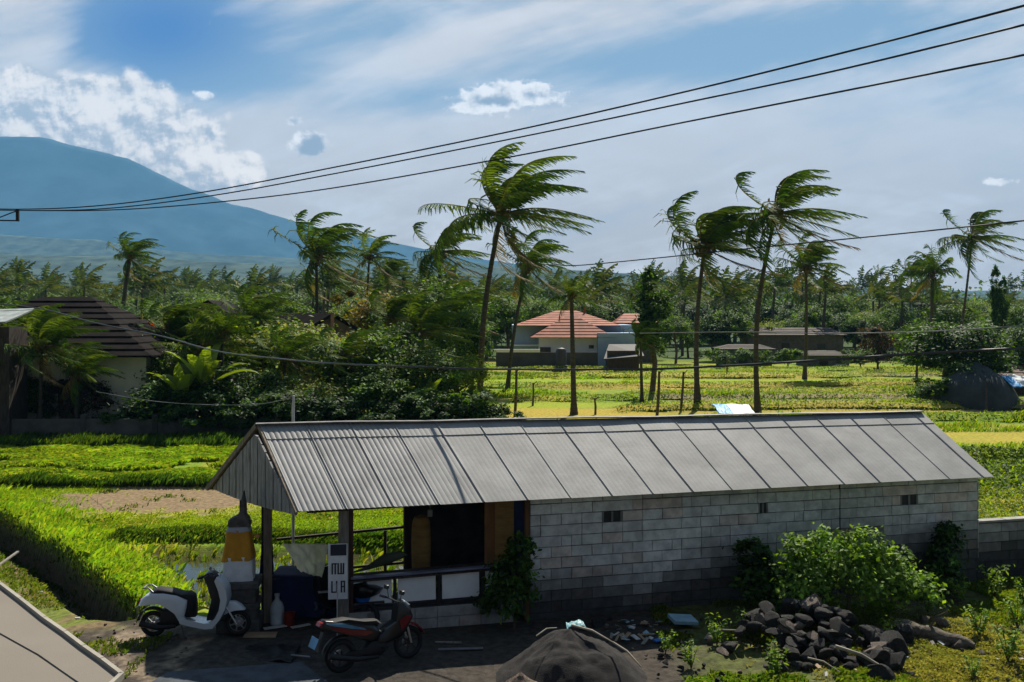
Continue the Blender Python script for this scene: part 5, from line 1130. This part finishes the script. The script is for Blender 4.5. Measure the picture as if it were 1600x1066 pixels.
mb = MB(); zz([(845, 165), (900, 130), (985, 150), (1000, 300), (1050, 430), (1030, 560), (960, 690), (880, 695), (915, 560), (945, 450), (915, 360), (880, 240)], .27, mb); mb.build('inner_panel', BLK, sc_, 50)
mb = MB(); zz([(225, 345), (300, 315), (470, 330), (600, 372), (680, 368), (735, 410), (752, 520), (748, 650), (650, 655), (680, 520), (684, 440), (560, 385), (400, 355)], .27, mb); mb.build('seat', mat('seat_vinyl', (.012, .011, .012), .7), sc_, 50)
mb = MB(); zz([(360, 560), (470, 560), (580, 660), (600, 735), (430, 800), (300, 790), (260, 740), (330, 700)], .20, mb, .02); mb.bar((XR, .12, RW), (-.25, .1, .3), .05, .1); mb.build('engine', mat('dark_engine', (.03, .03, .032), .5, metal=.5), sc_, 50)
mb = MB(); arc_fender(mb, XR, RW, RW + .05, rad(10), rad(172), .15); mb.build('rear_mudguard', mat('gloss_black', (.02, .02, .022), .12, coat=.5), sc_, 50)
mb = MB(); zz([(1060, 640), (1098, 560), (1130, 478), (1200, 482), (1265, 520), (1312, 575), (1210, 582), (1140, 600)], .15, mb); mb.build('front_mudguard', WP, sc_, 50)
mb = MB()
for y in (-.075, .075): mb.tube([(.55, y, .52), (XF, y * 1.1, RW)], .018, 8)
mb.build('fork', STEEL, sc_)
mb = MB(); mb.tube([(.17, -.34, 1.09), (.24, -.12, 1.10), (.27, 0, 1.08), (.24, .12, 1.10), (.17, .34, 1.09)], .016, 8)
for y in (-1, 1): mb.tube([(.15, y * .36, 1.09), (.19, y * .24, 1.095)], .022, 8); mb.tube([(.23, y * .30, 1.09), (.27, y * .20, 1.10)], .008, 6)
mb.build('handlebar', BLK, sc_, 50)
mb = MB(); mb.pillow([(.17, 1.02), (.22, 1.12), (.32, 1.13), (.42, 1.06), (.38, .95), (.25, .95)], .20); h_ = mb.build('headlight_cowl', BLK, sc_, 50)
mb = MB(); mb.lathe([(.01, .02), (.05, .01), (.06, -.03)], (.42, 0, 1.03), 14, M=Matrix.Rotation(math.pi / 2, 3, 'Y')); mb.build('lens', mat('lamp_glass', (.6, .62, .65), .1), h_)
mb = MB(); mb.tube([(-.86, -.09, .86), (-.78, -.10, .87), (-.65, -.12, .77)], .015, 8); mb.tube([(-.86, .09, .86), (-.78, .10, .87), (-.65, .12, .77)], .015, 8); mb.tube([(-.86, -.09, .86), (-.86, .09, .86)], .015, 8); mb.build('grab_rail', mat('grey_metal', (.2, .2, .22), .4, metal=.6), sc_, 50)
mb = MB(); mb.tube([(-.2, -.12, .22), (-.1, -.24, .01)], .012, 6); mb.build('side_stand', BLK, sc_)
mb = MB(); mb.pillow([(-.97, .60), (-.93, .66), (-.88, .66), (-.90, .56), (-.95, .54)], .14); mb.build('tail_light', mat('red_lens', (.3, .02, .02), .2), sc_)
mb = MB(); mb.box((-1.0, 0, .46), (.015, .18, .12)); mb.build('number_plate', BLK, sc_)
mb = MB(); mb.tube([(-.3, -.13, .22), (-.6, -.15, .2), (-.9, -.15, .27)], [.03, .045, .05], 10); mb.build('exhaust', mat('dark_engine'), sc_, 50)
sc_.rotation_euler = (0, 0, .03); sc_.location = (-5.48, 16.62, .015)
# dark motorbike, tail towards the viewer
mbk = thing('motorbike', 'black motorbike with red side stripe and blue plate parked before the low stall wall', 'motorbike')
MBP = mat('black_bike_paint', (.008, .008, .010), .3, coat=.2, spec=.5); RED = mat('red_bike_paint', (.14, .006, .010), .25, coat=.4); SILV = mat('blue_silver_decal', (.07, .20, .32), .3)
wheel(mbk, -.62, .28, .10, rim=BLK); wheel(mbk, .64, .28, .085, rim=BLK)
mb = MB(); mb.pillow([(-1.0, .86), (-.93, .93), (-.6, .86), (-.2, .74), (.0, .70), (.12, .55), (.0, .42), (-.2, .46), (-.45, .58), (-.75, .70), (-.98, .80)], .26); mb.build('tail_body', MBP, mbk, 50)
mb = MB(); mb.pillow([(-.85, .90), (-.55, .90), (-.2, .80), (.05, .77), (.12, .70), (-.05, .68), (-.4, .75), (-.8, .85)], .23, 0, .8); mb.build('seat', mat('seat_vinyl'), mbk, 50)
for y in (-1, 1):
    mb = MB(); mb.pillow([(-.92, .885), (-.6, .83), (-.25, .70), (-.2, .66), (-.45, .72), (-.85, .84)], .012, y * .134, .95); mb.build('silver_decal', SILV, mbk)
    mb = MB(); mb.pillow([(-.85, .83), (-.45, .71), (-.2, .65), (-.05, .60), (-.2, .56), (-.5, .63), (-.8, .77)], .014, y * .133, .95); mb.build('red_stripe', RED, mbk)
mb = MB(); mb.pillow([(.02, .50), (.2, .62), (.38, .70), (.42, .98), (.52, 1.04), (.66, .92), (.72, .72), (.62, .56), (.50, .42), (.2, .34), (.0, .36)], .24, 0, .8); mb.build('front_fairing', MBP, mbk, 50)
for y in (-1, 1):
    mb = MB(); mb.pillow([(.42, .70), (.55, .78), (.66, .74), (.58, .62), (.46, .52)], .014, y * .124, .95); mb.build('red_stripe', RED, mbk)
mb = MB(); arc_fender(mb, .64, .28, .31, rad(20), rad(150), .13); mb.build('front_mudguard', RED, mbk, 50)
mb = MB(); arc_fender(mb, -.62, .28, .32, rad(70), rad(185), .13); mb.bar((-.93, 0, .72), (-1.03, 0, .42), .12, .02, up=(1, 0, 0)); mb.build('rear_mudguard', BLK, mbk, 50)
mb = MB(); mb.bar((-1.055, 0, .66), (-1.13, 0, .50), .28, .008, up=(1, 0, .4)); pl = mb.build('number_plate', mat('plate_blue', (.12, .30, .50), .35), mbk)
mb = MB()
for k, (x, w_) in enumerate(((-.09, .02), (-.05, .03), (-.01, .018), (.035, .03), (.08, .022))): mb.bar((-1.068, x, .625), (-1.118, x, .52), w_, .012, up=(1, 0, .4))
mb.build('plate_marks', mat('plate_ink', (.6, .65, .7), .5), pl)
mb = MB()
for y in (-.08, .08): mb.tube([(.50, y, .90), (.60, y, .55), (.66, y, .28)], .022, 8)
mb.build('fork', STEEL, mbk)
mb = MB(); mb.tube([(.33, -.34, 1.06), (.42, -.15, 1.02), (.44, 0, 1.0), (.42, .15, 1.02), (.33, .34, 1.06)], .016, 8)
for y in (-1, 1): mb.tube([(.30, y * .36, 1.065), (.35, y * .24, 1.05)], .022, 8)
mb.build('handlebar', BLK, mbk, 50)
for y in (-1, 1):
    mb = MB(); mb.tube([(.40, y * .22, 1.03), (.40, y * .28, 1.20)], .007, 6); mb.pillow([(.37, 1.18), (.40, 1.17), (.43, 1.20), (.42, 1.25), (.38, 1.25)], .12, y * .30); mb.build('mirror', BLK, mbk, 50)
mb = MB(); mb.pillow([(.48, .98), (.56, 1.02), (.66, .93), (.60, .88), (.50, .90)], .18); mb.build('headlight', mat('lamp_glass'), mbk, 50)
mb = MB(); mb.pillow([(-.30, .28), (-.1, .45), (.15, .42), (.25, .28), (.1, .16), (-.2, .15)], .2); mb.bar((-.62, -.08, .28), (-.1, -.08, .3), .05, .09); mb.build('engine', mat('dark_engine'), mbk, 50)
mb = MB(); mb.tube([(.0, -.14, .18), (-.4, -.17, .22), (-.9, -.17, .36)], [.025, .045, .05], 10); mb.build('exhaust', mat('dark_engine'), mbk, 50)
mb = MB(); mb.pillow([(-1.02, .84), (-.98, .90), (-.93, .90), (-.95, .80)], .18); mb.build('tail_light', mat('red_lens'), mbk)
mb = MB()
mb.tube([(-.1, .12, .25), (-.02, .3, .01)], .012, 6); mb.tube([(.1, -.28, .3), (.1, .28, .3)], .014, 6); mb.build('side_stand', BLK, mbk)
mbk.location = (-2.17, 15.22, 0.02); mbk.rotation_euler = (rad(-4), 0, math.atan2(.66, 1.0)); mbk.scale = (.93,) * 3
# bike in the deep shade under the stall roof
dk = thing('parked_moped', 'dark moped with round mirror standing in the shade of the stall behind the sign', 'moped')
wheel(dk, -.6, .26, .09, rim=BLK); wheel(dk, .6, .26, .08, rim=BLK)
mb = MB(); mb.pillow([(-.9, .78), (-.5, .84), (0, .74), (.1, .5), (-.3, .42), (-.8, .66)], .26); mb.build('body', MBP, dk, 50)
mb = MB(); mb.pillow([(.1, .3), (.35, .5), (.42, .98), (.55, 1.0), (.6, .7), (.5, .4), (.2, .25)], .28); mb.build('front_fairing', MBP, dk, 50)
mb = MB(); mb.tube([(.33, -.33, 1.06), (.44, 0, 1.0), (.33, .33, 1.06)], .016, 8); mb.build('handlebar', BLK, dk, 50)
mb = MB(); mb.tube([(.4, -.25, 1.03), (.4, -.3, 1.22)], .007, 6); mb.pillow([(.37, 1.19), (.41, 1.19), (.43, 1.23), (.41, 1.27), (.37, 1.25)], .12, -.31); mb.build('mirror', BLK, dk, 50)
mb = MB(); mb.box((-.2, -.14, .60), (.24, .01, .12)); mb.build('pale_decal', mat('pale_decal', (.35, .36, .38), .4), dk)
dk.location = (-3.05, 17.2, .02); dk.rotation_euler = (0, 0, 2.6)

# ------------------------------------------------------------ rocks, heaps, log, rubbish
RK = mat('lava_rock', (.032, .030, .028), .92, var=.5, scale=5, bump=1.0, bscale=18); RKB = mat('brown_rock', (.15, .12, .10), .9, var=.4, scale=5, bump=1.0, bscale=18)
def rock_mesh(seed, sub=3):
    bm = bmesh.new(); bmesh.ops.create_icosphere(bm, subdivisions=sub, radius=1); r = np.random.RandomState(seed)
    v = np.array([x.co[:] for x in bm.verts]); pl_ = r.normal(size=(9, 3)); pl_ /= np.linalg.norm(pl_, axis=1)[:, None]; h_ = r.uniform(.42, .85, 9)
    for p_, hh in zip(pl_, h_): dd = v @ p_; k = dd > hh; v[k] -= ((dd[k] - hh) * .97)[:, None] * p_
    v *= (1 + .18 * (fbm(v[:, 0] * 2 + seed, v[:, 1] * 2 + v[:, 2] * 1.3, seed) - .5) + .10 * (fbm(v[:, 0] * 6 + seed, v[:, 1] * 6 + v[:, 2] * 5, seed + 2) - .5))[:, None]
    for x, c in zip(bm.verts, v): x.co = c
    me = bpy.data.meshes.new('rock'); bm.to_mesh(me); bm.free(); smooth(me, 28); return me
RM = [rock_mesh(200 + i) for i in range(9)]; RM2 = [rock_mesh(300 + i) for i in range(3)]
for m_ in RM: m_.materials.append(RK)
for m_ in RM2: m_.materials.append(RKB)
rr = np.random.RandomState(12); placed = []
def rock(px, py, z, s, k, label, brown=False, rot=None, grp='rocks heaped on the rubble ground', Y=None, flat=.7):
    g_ = P(px, py, Y) if Y else at(px, py, z); me_ = (RM2 if brown else RM)[k % (3 if brown else 9)]
    o = bpy.data.objects.new('rock', me_); COL.objects.link(o); o.location = g_; o.scale = (s, s * rr.uniform(.7, 1), s * flat); o.rotation_euler = rot or (rr.uniform(-.4, .4), rr.uniform(-.5, .5), rr.uniform(0, 6)); return meta(o, label, 'rock', grp)
pile_c = GP(1262, 1012)
def pile_z(x, y): return .62 * math.exp(-(((x - pile_c.x) / 1.05) ** 2 + ((y - pile_c.y - .15) / .75) ** 2) ** 1.2)
PLB = 'rough rock in the body of the dark rock pile'
for i in range(125):
    a = rr.uniform(0, 6.28); q_ = rr.uniform(0, 1) ** .6; x = pile_c.x + .18 + math.cos(a) * q_ * 1.38; y = pile_c.y + math.sin(a) * q_ * 1.15
    s = rr.uniform(.09, .24) * (1.05 - .3 * q_); z = pile_z(x, y) + s * .15 + rr.uniform(-.05, .04); o = bpy.data.objects.new('rock', RM[i % 9] if i % 6 else RM2[i % 3]); COL.objects.link(o)
    o.location = (x, y, z); o.scale = (s, s * rr.uniform(.65, 1), s * rr.uniform(.5, .85)); o.rotation_euler = (rr.uniform(-.6, .6), rr.uniform(-.6, .6), rr.uniform(0, 6)); meta(o, PLB, 'rock', 'rocks heaped in the dark pile')
rock(1266, 940, 0, .27, 0, 'large brown rock crowning the rock pile', True, (.1, -.35, .2), Y=16.6, flat=.45)
rock(1286, 962, 0, .19, 1, 'brown slab-like rock just under the top of the pile', True, (.1, .5, .1), Y=16.4, flat=.4)
rock(1226, 1000, 0, .26, 2, 'squat black boulder with a lit top edge at the left of the pile', Y=15.9, flat=.9)
rock(1262, 1005, 0, .28, 3, 'largest black boulder in the middle of the pile', Y=15.85, flat=.9)
rock(1312, 1022, 0, .24, 4, 'long black rock leaning down the right side of the pile', rot=(.2, .7, .1), Y=15.5, flat=.5)
rock(1176, 962, 0, .22, 5, 'flat-topped rock at the upper left of the pile', Y=16.7, flat=.6)
rock(1140, 1010, .1, .18, 6, 'lone dark rock at the left foot of the pile')
rock(1375, 1058, .1, .24, 7, 'rounded grey rock at the bottom edge in front of the pile', flat=.95)
rock(1222, 1042, .12, .14, 8, 'small round rock at the front of the pile')
for i, (px, py, s) in enumerate([(1392, 1012, .30), (1405, 990, .24), (1378, 1030, .22), (1362, 1000, .2), (1400, 1035, .2)]): rock(px, py, .12, s, i + 2, ['black jagged stump-like rock right of the pile', 'upper black rock right of the pile', 'lower black rock right of the pile', 'black rock joining the pile to the jagged one', 'black rock at the edge of the dry grass'][i], flat=1.05)
for i, (px, py, s, lb) in enumerate([(932, 972, .20, 'grey rounded rock at the foot of the block wall'), (912, 978, .13, 'smaller grey rock left of the rounded one by the wall'), (1110, 1000, .10, 'pale stone among weeds left of the pile'), (1128, 1020, .13, 'pale flat stone left of the pile'), (1500, 1008, .16, 'white stone beyond the dry grass patch'), (1470, 975, .16, 'grey stone behind the log'), (1445, 968, .14, 'small grey stone behind the log, left')]): rock(px, py, .06, s, i, lb, i > 1)
for i in range(110):
    px = rr.uniform(940, 1600); py = rr.uniform(965, 1064); s = rr.uniform(.02, .07); rock(px, py, .05, s, i, 'small loose stone on the rubble ground', i % 3 == 0, grp='loose stones')
for i in range(60):
    px = rr.uniform(150, 300); py = rr.uniform(975, 1055); s = rr.uniform(.015, .05); rock(px, py, .01, s, i, 'loose stone on the lane by the scooter', i % 2 == 0, grp='loose stones on the lane')
# log
lg = thing('log', 'long grey fallen log lying behind the dry grass patch', 'log'); a = at(1402, 978, .12); b = at(1522, 1008, .10); mb = MB(); pts = [a.lerp(b, k / 10) + Vector((0, 0, .02 * math.sin(k * 1.7))) for k in range(11)]
mb.tube(pts, [.13, .135, .14, .13, .13, .12, .12, .11, .10, .08, .05], 12); mb.build('trunk', mat('log_bark', (.13, .11, .085), .95, var=.5, scale=4, bump=1, bscale=14, stretch=(1, 5, 5)), lg, 50); mb = MB(); mb.tube([pts[4], pts[4] + Vector((.1, -.1, .3)), pts[4] + Vector((.3, -.15, .42))], [.03, .02, .008], 6); mb.build('branch', BARK, lg, 50); rebase(lg, a)
def stick(p0, p1, r_, label, m=BARK, nm='stick'):
    mb = MB(); m_ = (p0 + p1) / 2 + Vector((0, 0, .05)); mb.tube([p0, m_, p1], [r_, r_ * .9, r_ * .5], 7); meta(mb.build(nm, m, None, 50), label, 'stick')
PALE = mat('pale_stick', (.32, .28, .22), .8, var=.3)
stick(at(1262, 1028, .25), at(1312, 1050, .12), .016, 'thin pale stick lying on the front of the rock pile', PALE); stick(at(1305, 1010, .45), at(1385, 1046, .1), .03, 'crooked pale branch down the right side of the rock pile', PALE)
stick(at(1300, 985, .4), at(1330, 996, .35), .02, 'short pale stick right of the boulders', PALE); stick(at(1150, 985, .2), at(1105, 992, .1), .014, 'pale twig left of the rock pile', PALE)
# sand heaps
def heap(name, cx, cy, rx, ry, h_, m, label, seed, ridge_=0.0):
    th = np.linspace(0, 2 * np.pi, 90, endpoint=False); rd = np.linspace(0, 1, 46); T_, D_ = np.meshgrid(th, rd)
    x = cx + np.cos(T_) * D_ * rx; y = cy + np.sin(T_) * D_ * ry
    z = h_ * (1 - D_ ** 1.35) ** 1.1 + .42 * h_ * (fbm(x * 1.7, y * 1.7, seed, 3) - .5) * np.sin(np.pi * np.clip(D_ * 1.0 + .12, 0, 1)) + .06 * (fbm(x * 9, y * 11, seed + 1) - .5) + ridge_ * np.exp(-((T_ - 5.6) / .35) ** 2) * np.sin(np.pi * D_)
    v = np.stack([x, y, z - .03], -1).reshape(-1, 3); n_ = 90; ix = np.arange(n_ * 46).reshape(46, n_); q_ = np.stack([ix[:-1], np.roll(ix, -1, 1)[:-1], np.roll(ix, -1, 1)[1:], ix[1:]], -1).reshape(-1, 4)
    me_ = npmesh(name, v, q_); smooth(me_, 180); return meta(link(name, me_, m), label, 'heap')
SAND = mat('black_sand', (.024, .021, .020), .95, var=.3, scale=9, bump=.7, bscale=60); SND2 = mat('brown_gravel', (.13, .095, .07), .95, var=.5, scale=22, bump=1, bscale=45)
heap('sand_heap', .92, 14.85, 1.2, 1.15, .78, SAND, 'big conical heap of dark sand before the block wall', 5, .05)
heap('gravel_heap', .12, 13.45, .62, .6, .62, SND2, 'smaller brown gravel heap cut by the bottom edge', 9)
for (p0, p1, c_) in (((905, 981), (985, 1022), .75), ((985, 1022), (1040, 1060), .4)): pass
stick(P(893, 977, 14.9), P(958, 1004, 14.6), .02, 'pale root lying over the top of the sand heap', PALE); stick(P(958, 1004, 14.6), P(1002, 1042, 14.3), .018, 'pale root running down the right side of the sand heap', PALE)
stick(P(838, 994, 14.6), P(870, 981, 14.8), .012, 'pale twig on the left shoulder of the sand heap', PALE)
# litter
def plate(px, py, z, w_, d_, th, rz, m, nm, label, cat, tilt=(0, 0)):
    g_ = at(px, py, z); mb = MB(); mb.box((0, 0, 0), (w_, d_, th)); o = mb.build(nm, m, None, bev=min(.01, th * .3)); o.location = g_; o.rotation_euler = (tilt[0], tilt[1], rz); return meta(o, label, cat)
PB_ = mat('pale_blue_foam', (.24, .38, .46), .6, var=.15, scale=5); WH = mat('scrap_white', (.45, .45, .43), .7, var=.25, scale=6); CARD = mat('cardboard', (.30, .21, .13), .8)
plate(1067, 968, .12, .46, .34, .07, .25, PB_, 'foam_box', 'pale blue foam box lying at the foot of the block wall', 'box', (.1, .12)); 
crumple('plastic_bag', [P(884, 974, 15.6), P(908, 968, 15.7), P(916, 980, 15.3), P(886, 984, 15.2)], mat('teal_bag', (.16, .32, .36), .45), .05, 11, label='crumpled teal plastic bag on top of the sand heap', cat='bag')
plate(1030, 1000, .05, .2, .1, .03, .4, mat('blue_plastic'), 'plastic_scrap', 'blue plastic scrap in the weeds by the wall', 'litter')
for i in range(34):
    px = rr.uniform(955, 1040); py = rr.uniform(968, 1002); plate(px, py, .06, rr.uniform(.04, .2), rr.uniform(.03, .09), .012, rr.uniform(0, 3), [WH, PB_, CARD, GPOST][i % 4], 'litter_scrap', 'small scrap in the litter at the foot of the block wall', 'litter', (rr.uniform(-.5, .5), rr.uniform(-.5, .5)))['group'] = 'scraps of litter by the wall'
for i in range(26):
    px = rr.uniform(1090, 1600); py = rr.uniform(975, 1064); plate(px, py, .06, rr.uniform(.05, .2), rr.uniform(.03, .08), .012, rr.uniform(0, 3), [WH, CARD, GPOST][i % 3], 'litter_scrap', 'pale scrap among the weeds on the rubble ground', 'litter', (rr.uniform(-.5, .5), rr.uniform(-.5, .5)))['group'] = 'scraps of litter among the weeds'
plate(720, 1014, .03, .75, .07, .03, .08, mat('grey_metal'), 'metal_strip', 'long pale metal strip on the ground before the low wall', 'strip'); plate(700, 1004, .03, .45, .04, .03, -.05, GPOST, 'wood_strip', 'short wooden strip behind the metal strip', 'strip')
plate(407, 992, .03, .55, .25, .015, .1, CARD, 'sun_patch_card', 'brown cardboard standing in for a sun patch before the shrine', 'cardboard', (.05, .03)); plate(430, 980, .03, .4, .12, .015, .5, WH, 'flat_sheet', 'pale sheet standing in for a sun patch before the navy table', 'paper')  # flat sheets added in place of sun patches on the ground
plate(470, 978, .03, .35, .10, .015, .6, WH, 'flat_sheet', 'pale sheet standing in for the next sun patch before the navy table', 'paper'); plate(505, 925, .6, .18, .12, .01, .3, WH, 'flat_sheet', 'crumpled paper in the shaded stall', 'paper')
plate(65, 985 - 60, .06, .05, .04, .03, .3, WH, 'plastic_cup', 'white scrap in the lane grass', 'litter'); plate(121, 966, .05, .09, .06, .03, .2, WH, 'plastic_cup', 'white cup flattened on the lane', 'litter')
crumple('black_tarp', [P(372, 1026, 15.6), P(455, 1036, 15.3), P(470, 1008, 16.0), P(388, 1004, 16.2)], mat('black_sheet', (.012, .012, .014), .5), .05, 13, label='crumpled black tarp on the ground left of the motorbike', cat='tarp')
mb = MB(); mb.tube([at(455, 1024, .05), at(485, 1027, .05)], .018, 8); meta(mb.build('pipe', mat('grey_metal')), 'short grey pipe beside the black tarp', 'pipe')
CONC = mat('worn_concrete', (.055, .062, .075), .85, var=.35, scale=3, bump=.5, bscale=20)
mb = MB(); a, b, c, d = at(262, 1050, .02), at(470, 1034, .02), at(560, 1100, .02), at(180, 1100, .02); mb.add([a, b, c, d] + [v - Vector((0, 0, .2)) for v in (a, b, c, d)], [(0, 1, 2, 3), (7, 6, 5, 4), (0, 4, 5, 1), (1, 5, 6, 2), (2, 6, 7, 3), (3, 7, 4, 0)]); meta(mb.build('pavement', CONC), kind='structure')
mb = MB(); a = at(0, 882, .25); b = at(28, 862, .25); mb.bar(a + (a - b), b, .05, .03); meta(mb.build('plank', GPOST), 'pale plank edge at the left end of the lane ditch', 'plank')

# ------------------------------------------------------------ poles and cables
def cable(pts, r_, label, m=None, grp=None, sides=6, nm='cable'):
    p = [P(*q_) for q_ in pts]; n_ = len(p); out = []
    for i in range(n_ - 1):
        p0, p1, p2, p3 = p[max(i - 1, 0)], p[i], p[i + 1], p[min(i + 2, n_ - 1)]
        for k in range(10):
            t = k / 10; out.append(.5 * ((2 * p1) + (p2 - p0) * t + (2 * p0 - 5 * p1 + 4 * p2 - p3) * t * t + (3 * p1 - p0 - 3 * p2 + p3) * t ** 3))
    out.append(p[-1]); mb = MB(); mb.tube(out, r_, sides); return meta(mb.build(nm, m or mat('cable_rubber', (.012, .012, .013), .6), None, 60), label, 'cable', grp)
def dpt(x): return 27.0 - 16.5 * (x + 30) / 1760
def line3(ys): return [(x, y, dpt(x)) for x, y in ys]
cable(line3([(-120, 323), (28, 327), (160, 321), (320, 300), (520, 262), (800, 205), (1060, 146), (1300, 87), (1600, 9), (1760, -36)]), .016, 'topmost of the three overhead cables crossing the sky', nm='power_cable')
cable(line3([(-120, 325), (28, 329), (165, 326), (330, 306), (520, 272), (800, 217), (1060, 163), (1300, 112), (1600, 39), (1760, -2)]), .015, 'middle one of the three overhead cables crossing the sky', nm='power_cable')
cable(line3([(-120, 326), (28, 329), (180, 328), (340, 316), (520, 294), (800, 245), (1060, 193), (1300, 146), (1600, 86), (1760, 52)]), .015, 'lowest of the three overhead cables crossing the sky', nm='power_cable')
t = thing('pole_bracket', 'dark angle bracket of a utility pole at the left edge where the overhead cables meet', 'utility pole'); mb = MB(); Yb = dpt(28)
DM = mat('dark_iron', (.02, .022, .03), .6, metal=.3); mb.bar(P(27.5, 327, Yb), P(27.5, 346, Yb), .075, .06); mb.build('end_post', DM, t)
mb = MB(); mb.bar(P(-140, 343, Yb), P(30, 345, Yb), .04, .035); mb.build('cross_arm', DM, t); mb = MB(); mb.tube([P(-6, 342, Yb), P(25, 330, Yb)], .016, 6); mb.build('brace', DM, t)
pp = P(-130, 343, Yb); mb = MB(); mb.tube([(pp.x, pp.y, 0), (pp.x, pp.y, pp.z + .8)], [.17, .11], 12); mb.build('pole', mat('pole_concrete', (.25, .25, .24), .9), t, 50); rebase(t, (pp.x, pp.y, 0))
cable([(862, 412, 40), (900, 415, 39), (1020, 404, 36), (1175, 388, 33), (1400, 366, 28), (1600, 345, 24), (1720, 332, 22)], .022, 'single thin cable sagging behind the right hand palms')
cable([(-60, 470, 36), (60, 482, 34), (150, 505, 32), (250, 525, 30), (340, 549, 27), (440, 561, 24), (520, 568, 22), (640, 573, 20), (760, 577, 19), (1000, 577, 17), (1130, 572, 16.3), (1250, 565, 15.6), (1430, 553, 14.6), (1600, 544, 13.5), (1700, 538, 13)], .021, 'thick dark cable crossing the whole picture in front of the fields', mat('cable_sheath', (.035, .034, .035), .35, spec=.6))
cable([(1000, 521, 30), (1150, 519, 28), (1300, 521, 26), (1450, 518, 24), (1600, 509, 22), (1700, 503, 21)], .016, 'thin pale cable above the thick one at the right', mat('pale_cable', (.22, .22, .21), .5))
cable([(0, 486, 40), (45, 484, 39), (62, 480, 38.5)], .012, 'short white line at the roof of the far left hut', mat('pale_cable'))
cable([(455, 622, 19.2), (380, 633, 23), (250, 628, 30), (150, 612, 36)], .007, 'thin wire running left from the white wire post', mat('pale_cable'))
t = thing('wire_post', 'short white post rising behind the left end of the shed ridge', 'post'); a = P(458, 618, 19.4); mb = MB(); mb.tube([(a.x, a.y, 0), (a.x, a.y, a.z - .25), (a.x + .01, a.y, a.z)], [.035, .03, .022], 8); mb.build('pipe', mat('white_pipe', (.55, .56, .56), .5), t, 50); mb = MB(); mb.tube([(a.x - .05, a.y, a.z - .08), (a.x + .03, a.y, a.z - .12)], .012, 6); mb.build('hook', DM, t); rebase(t, (a.x, a.y, 0))
for i, (xb, yb, xt, yt, r_, lb) in enumerate([(804, 655, 807, 577, .09, 'leftmost fence post in the far field'), (832, 634, 833, 598, .07, 'short fence post right of the leftmost one'), (1026, 650, 1030, 580, .09, 'fence post between the dark narrow tree and the palms'), (1063, 642, 1068, 581, .08, 'fence post just left of the rounded palm'), (1161, 0, 1161, 0, 0, ''), (930, 648, 929, 622, .07, 'short stump right of the thick dark palm trunk'), (1135, 590, 1136, 560, .08, 'far thin post between the two taller palms')]):
    if not r_: continue
    a = GP(xb, min(yb, 652)); Y_ = a.y; b = P(xt, yt, Y_); mb = MB(); mb.tube([a - Vector((0, 0, .3)), a.lerp(b, .5) + Vector((.04, 0, 0)), b], [r_, r_ * .9, r_ * .7], 7); mb.tube([b - Vector((.0, 0, .15)), b + Vector((.22, 0, .1))], [.03, .02], 5); meta(mb.build('fence_post', BARK, None, 50), lb, 'post', 'posts in the far field')
# ------------------------------------------------------------ haze
hz = MB(); hz.box((0, 3450, 790), (14600, 7100, 1596 + 6)); 
hm = bpy.data.materials.new('haze'); hm.use_nodes = True; T = hm.node_tree; T.nodes.clear()
pv = T.nodes.new('ShaderNodeVolumePrincipled'); pv.inputs['Color'].default_value = (0.22, 0.58, 1.0, 1); pv.inputs['Density'].default_value = 1.2e-4; pv.inputs['Anisotropy'].default_value = 0.0
oo = T.nodes.new('ShaderNodeOutputMaterial'); T.links.new(pv.outputs[0], oo.inputs['Volume'])
meta(hz.build('haze', hm), kind='stuff')
SC.cycles.volume_bounces = 0
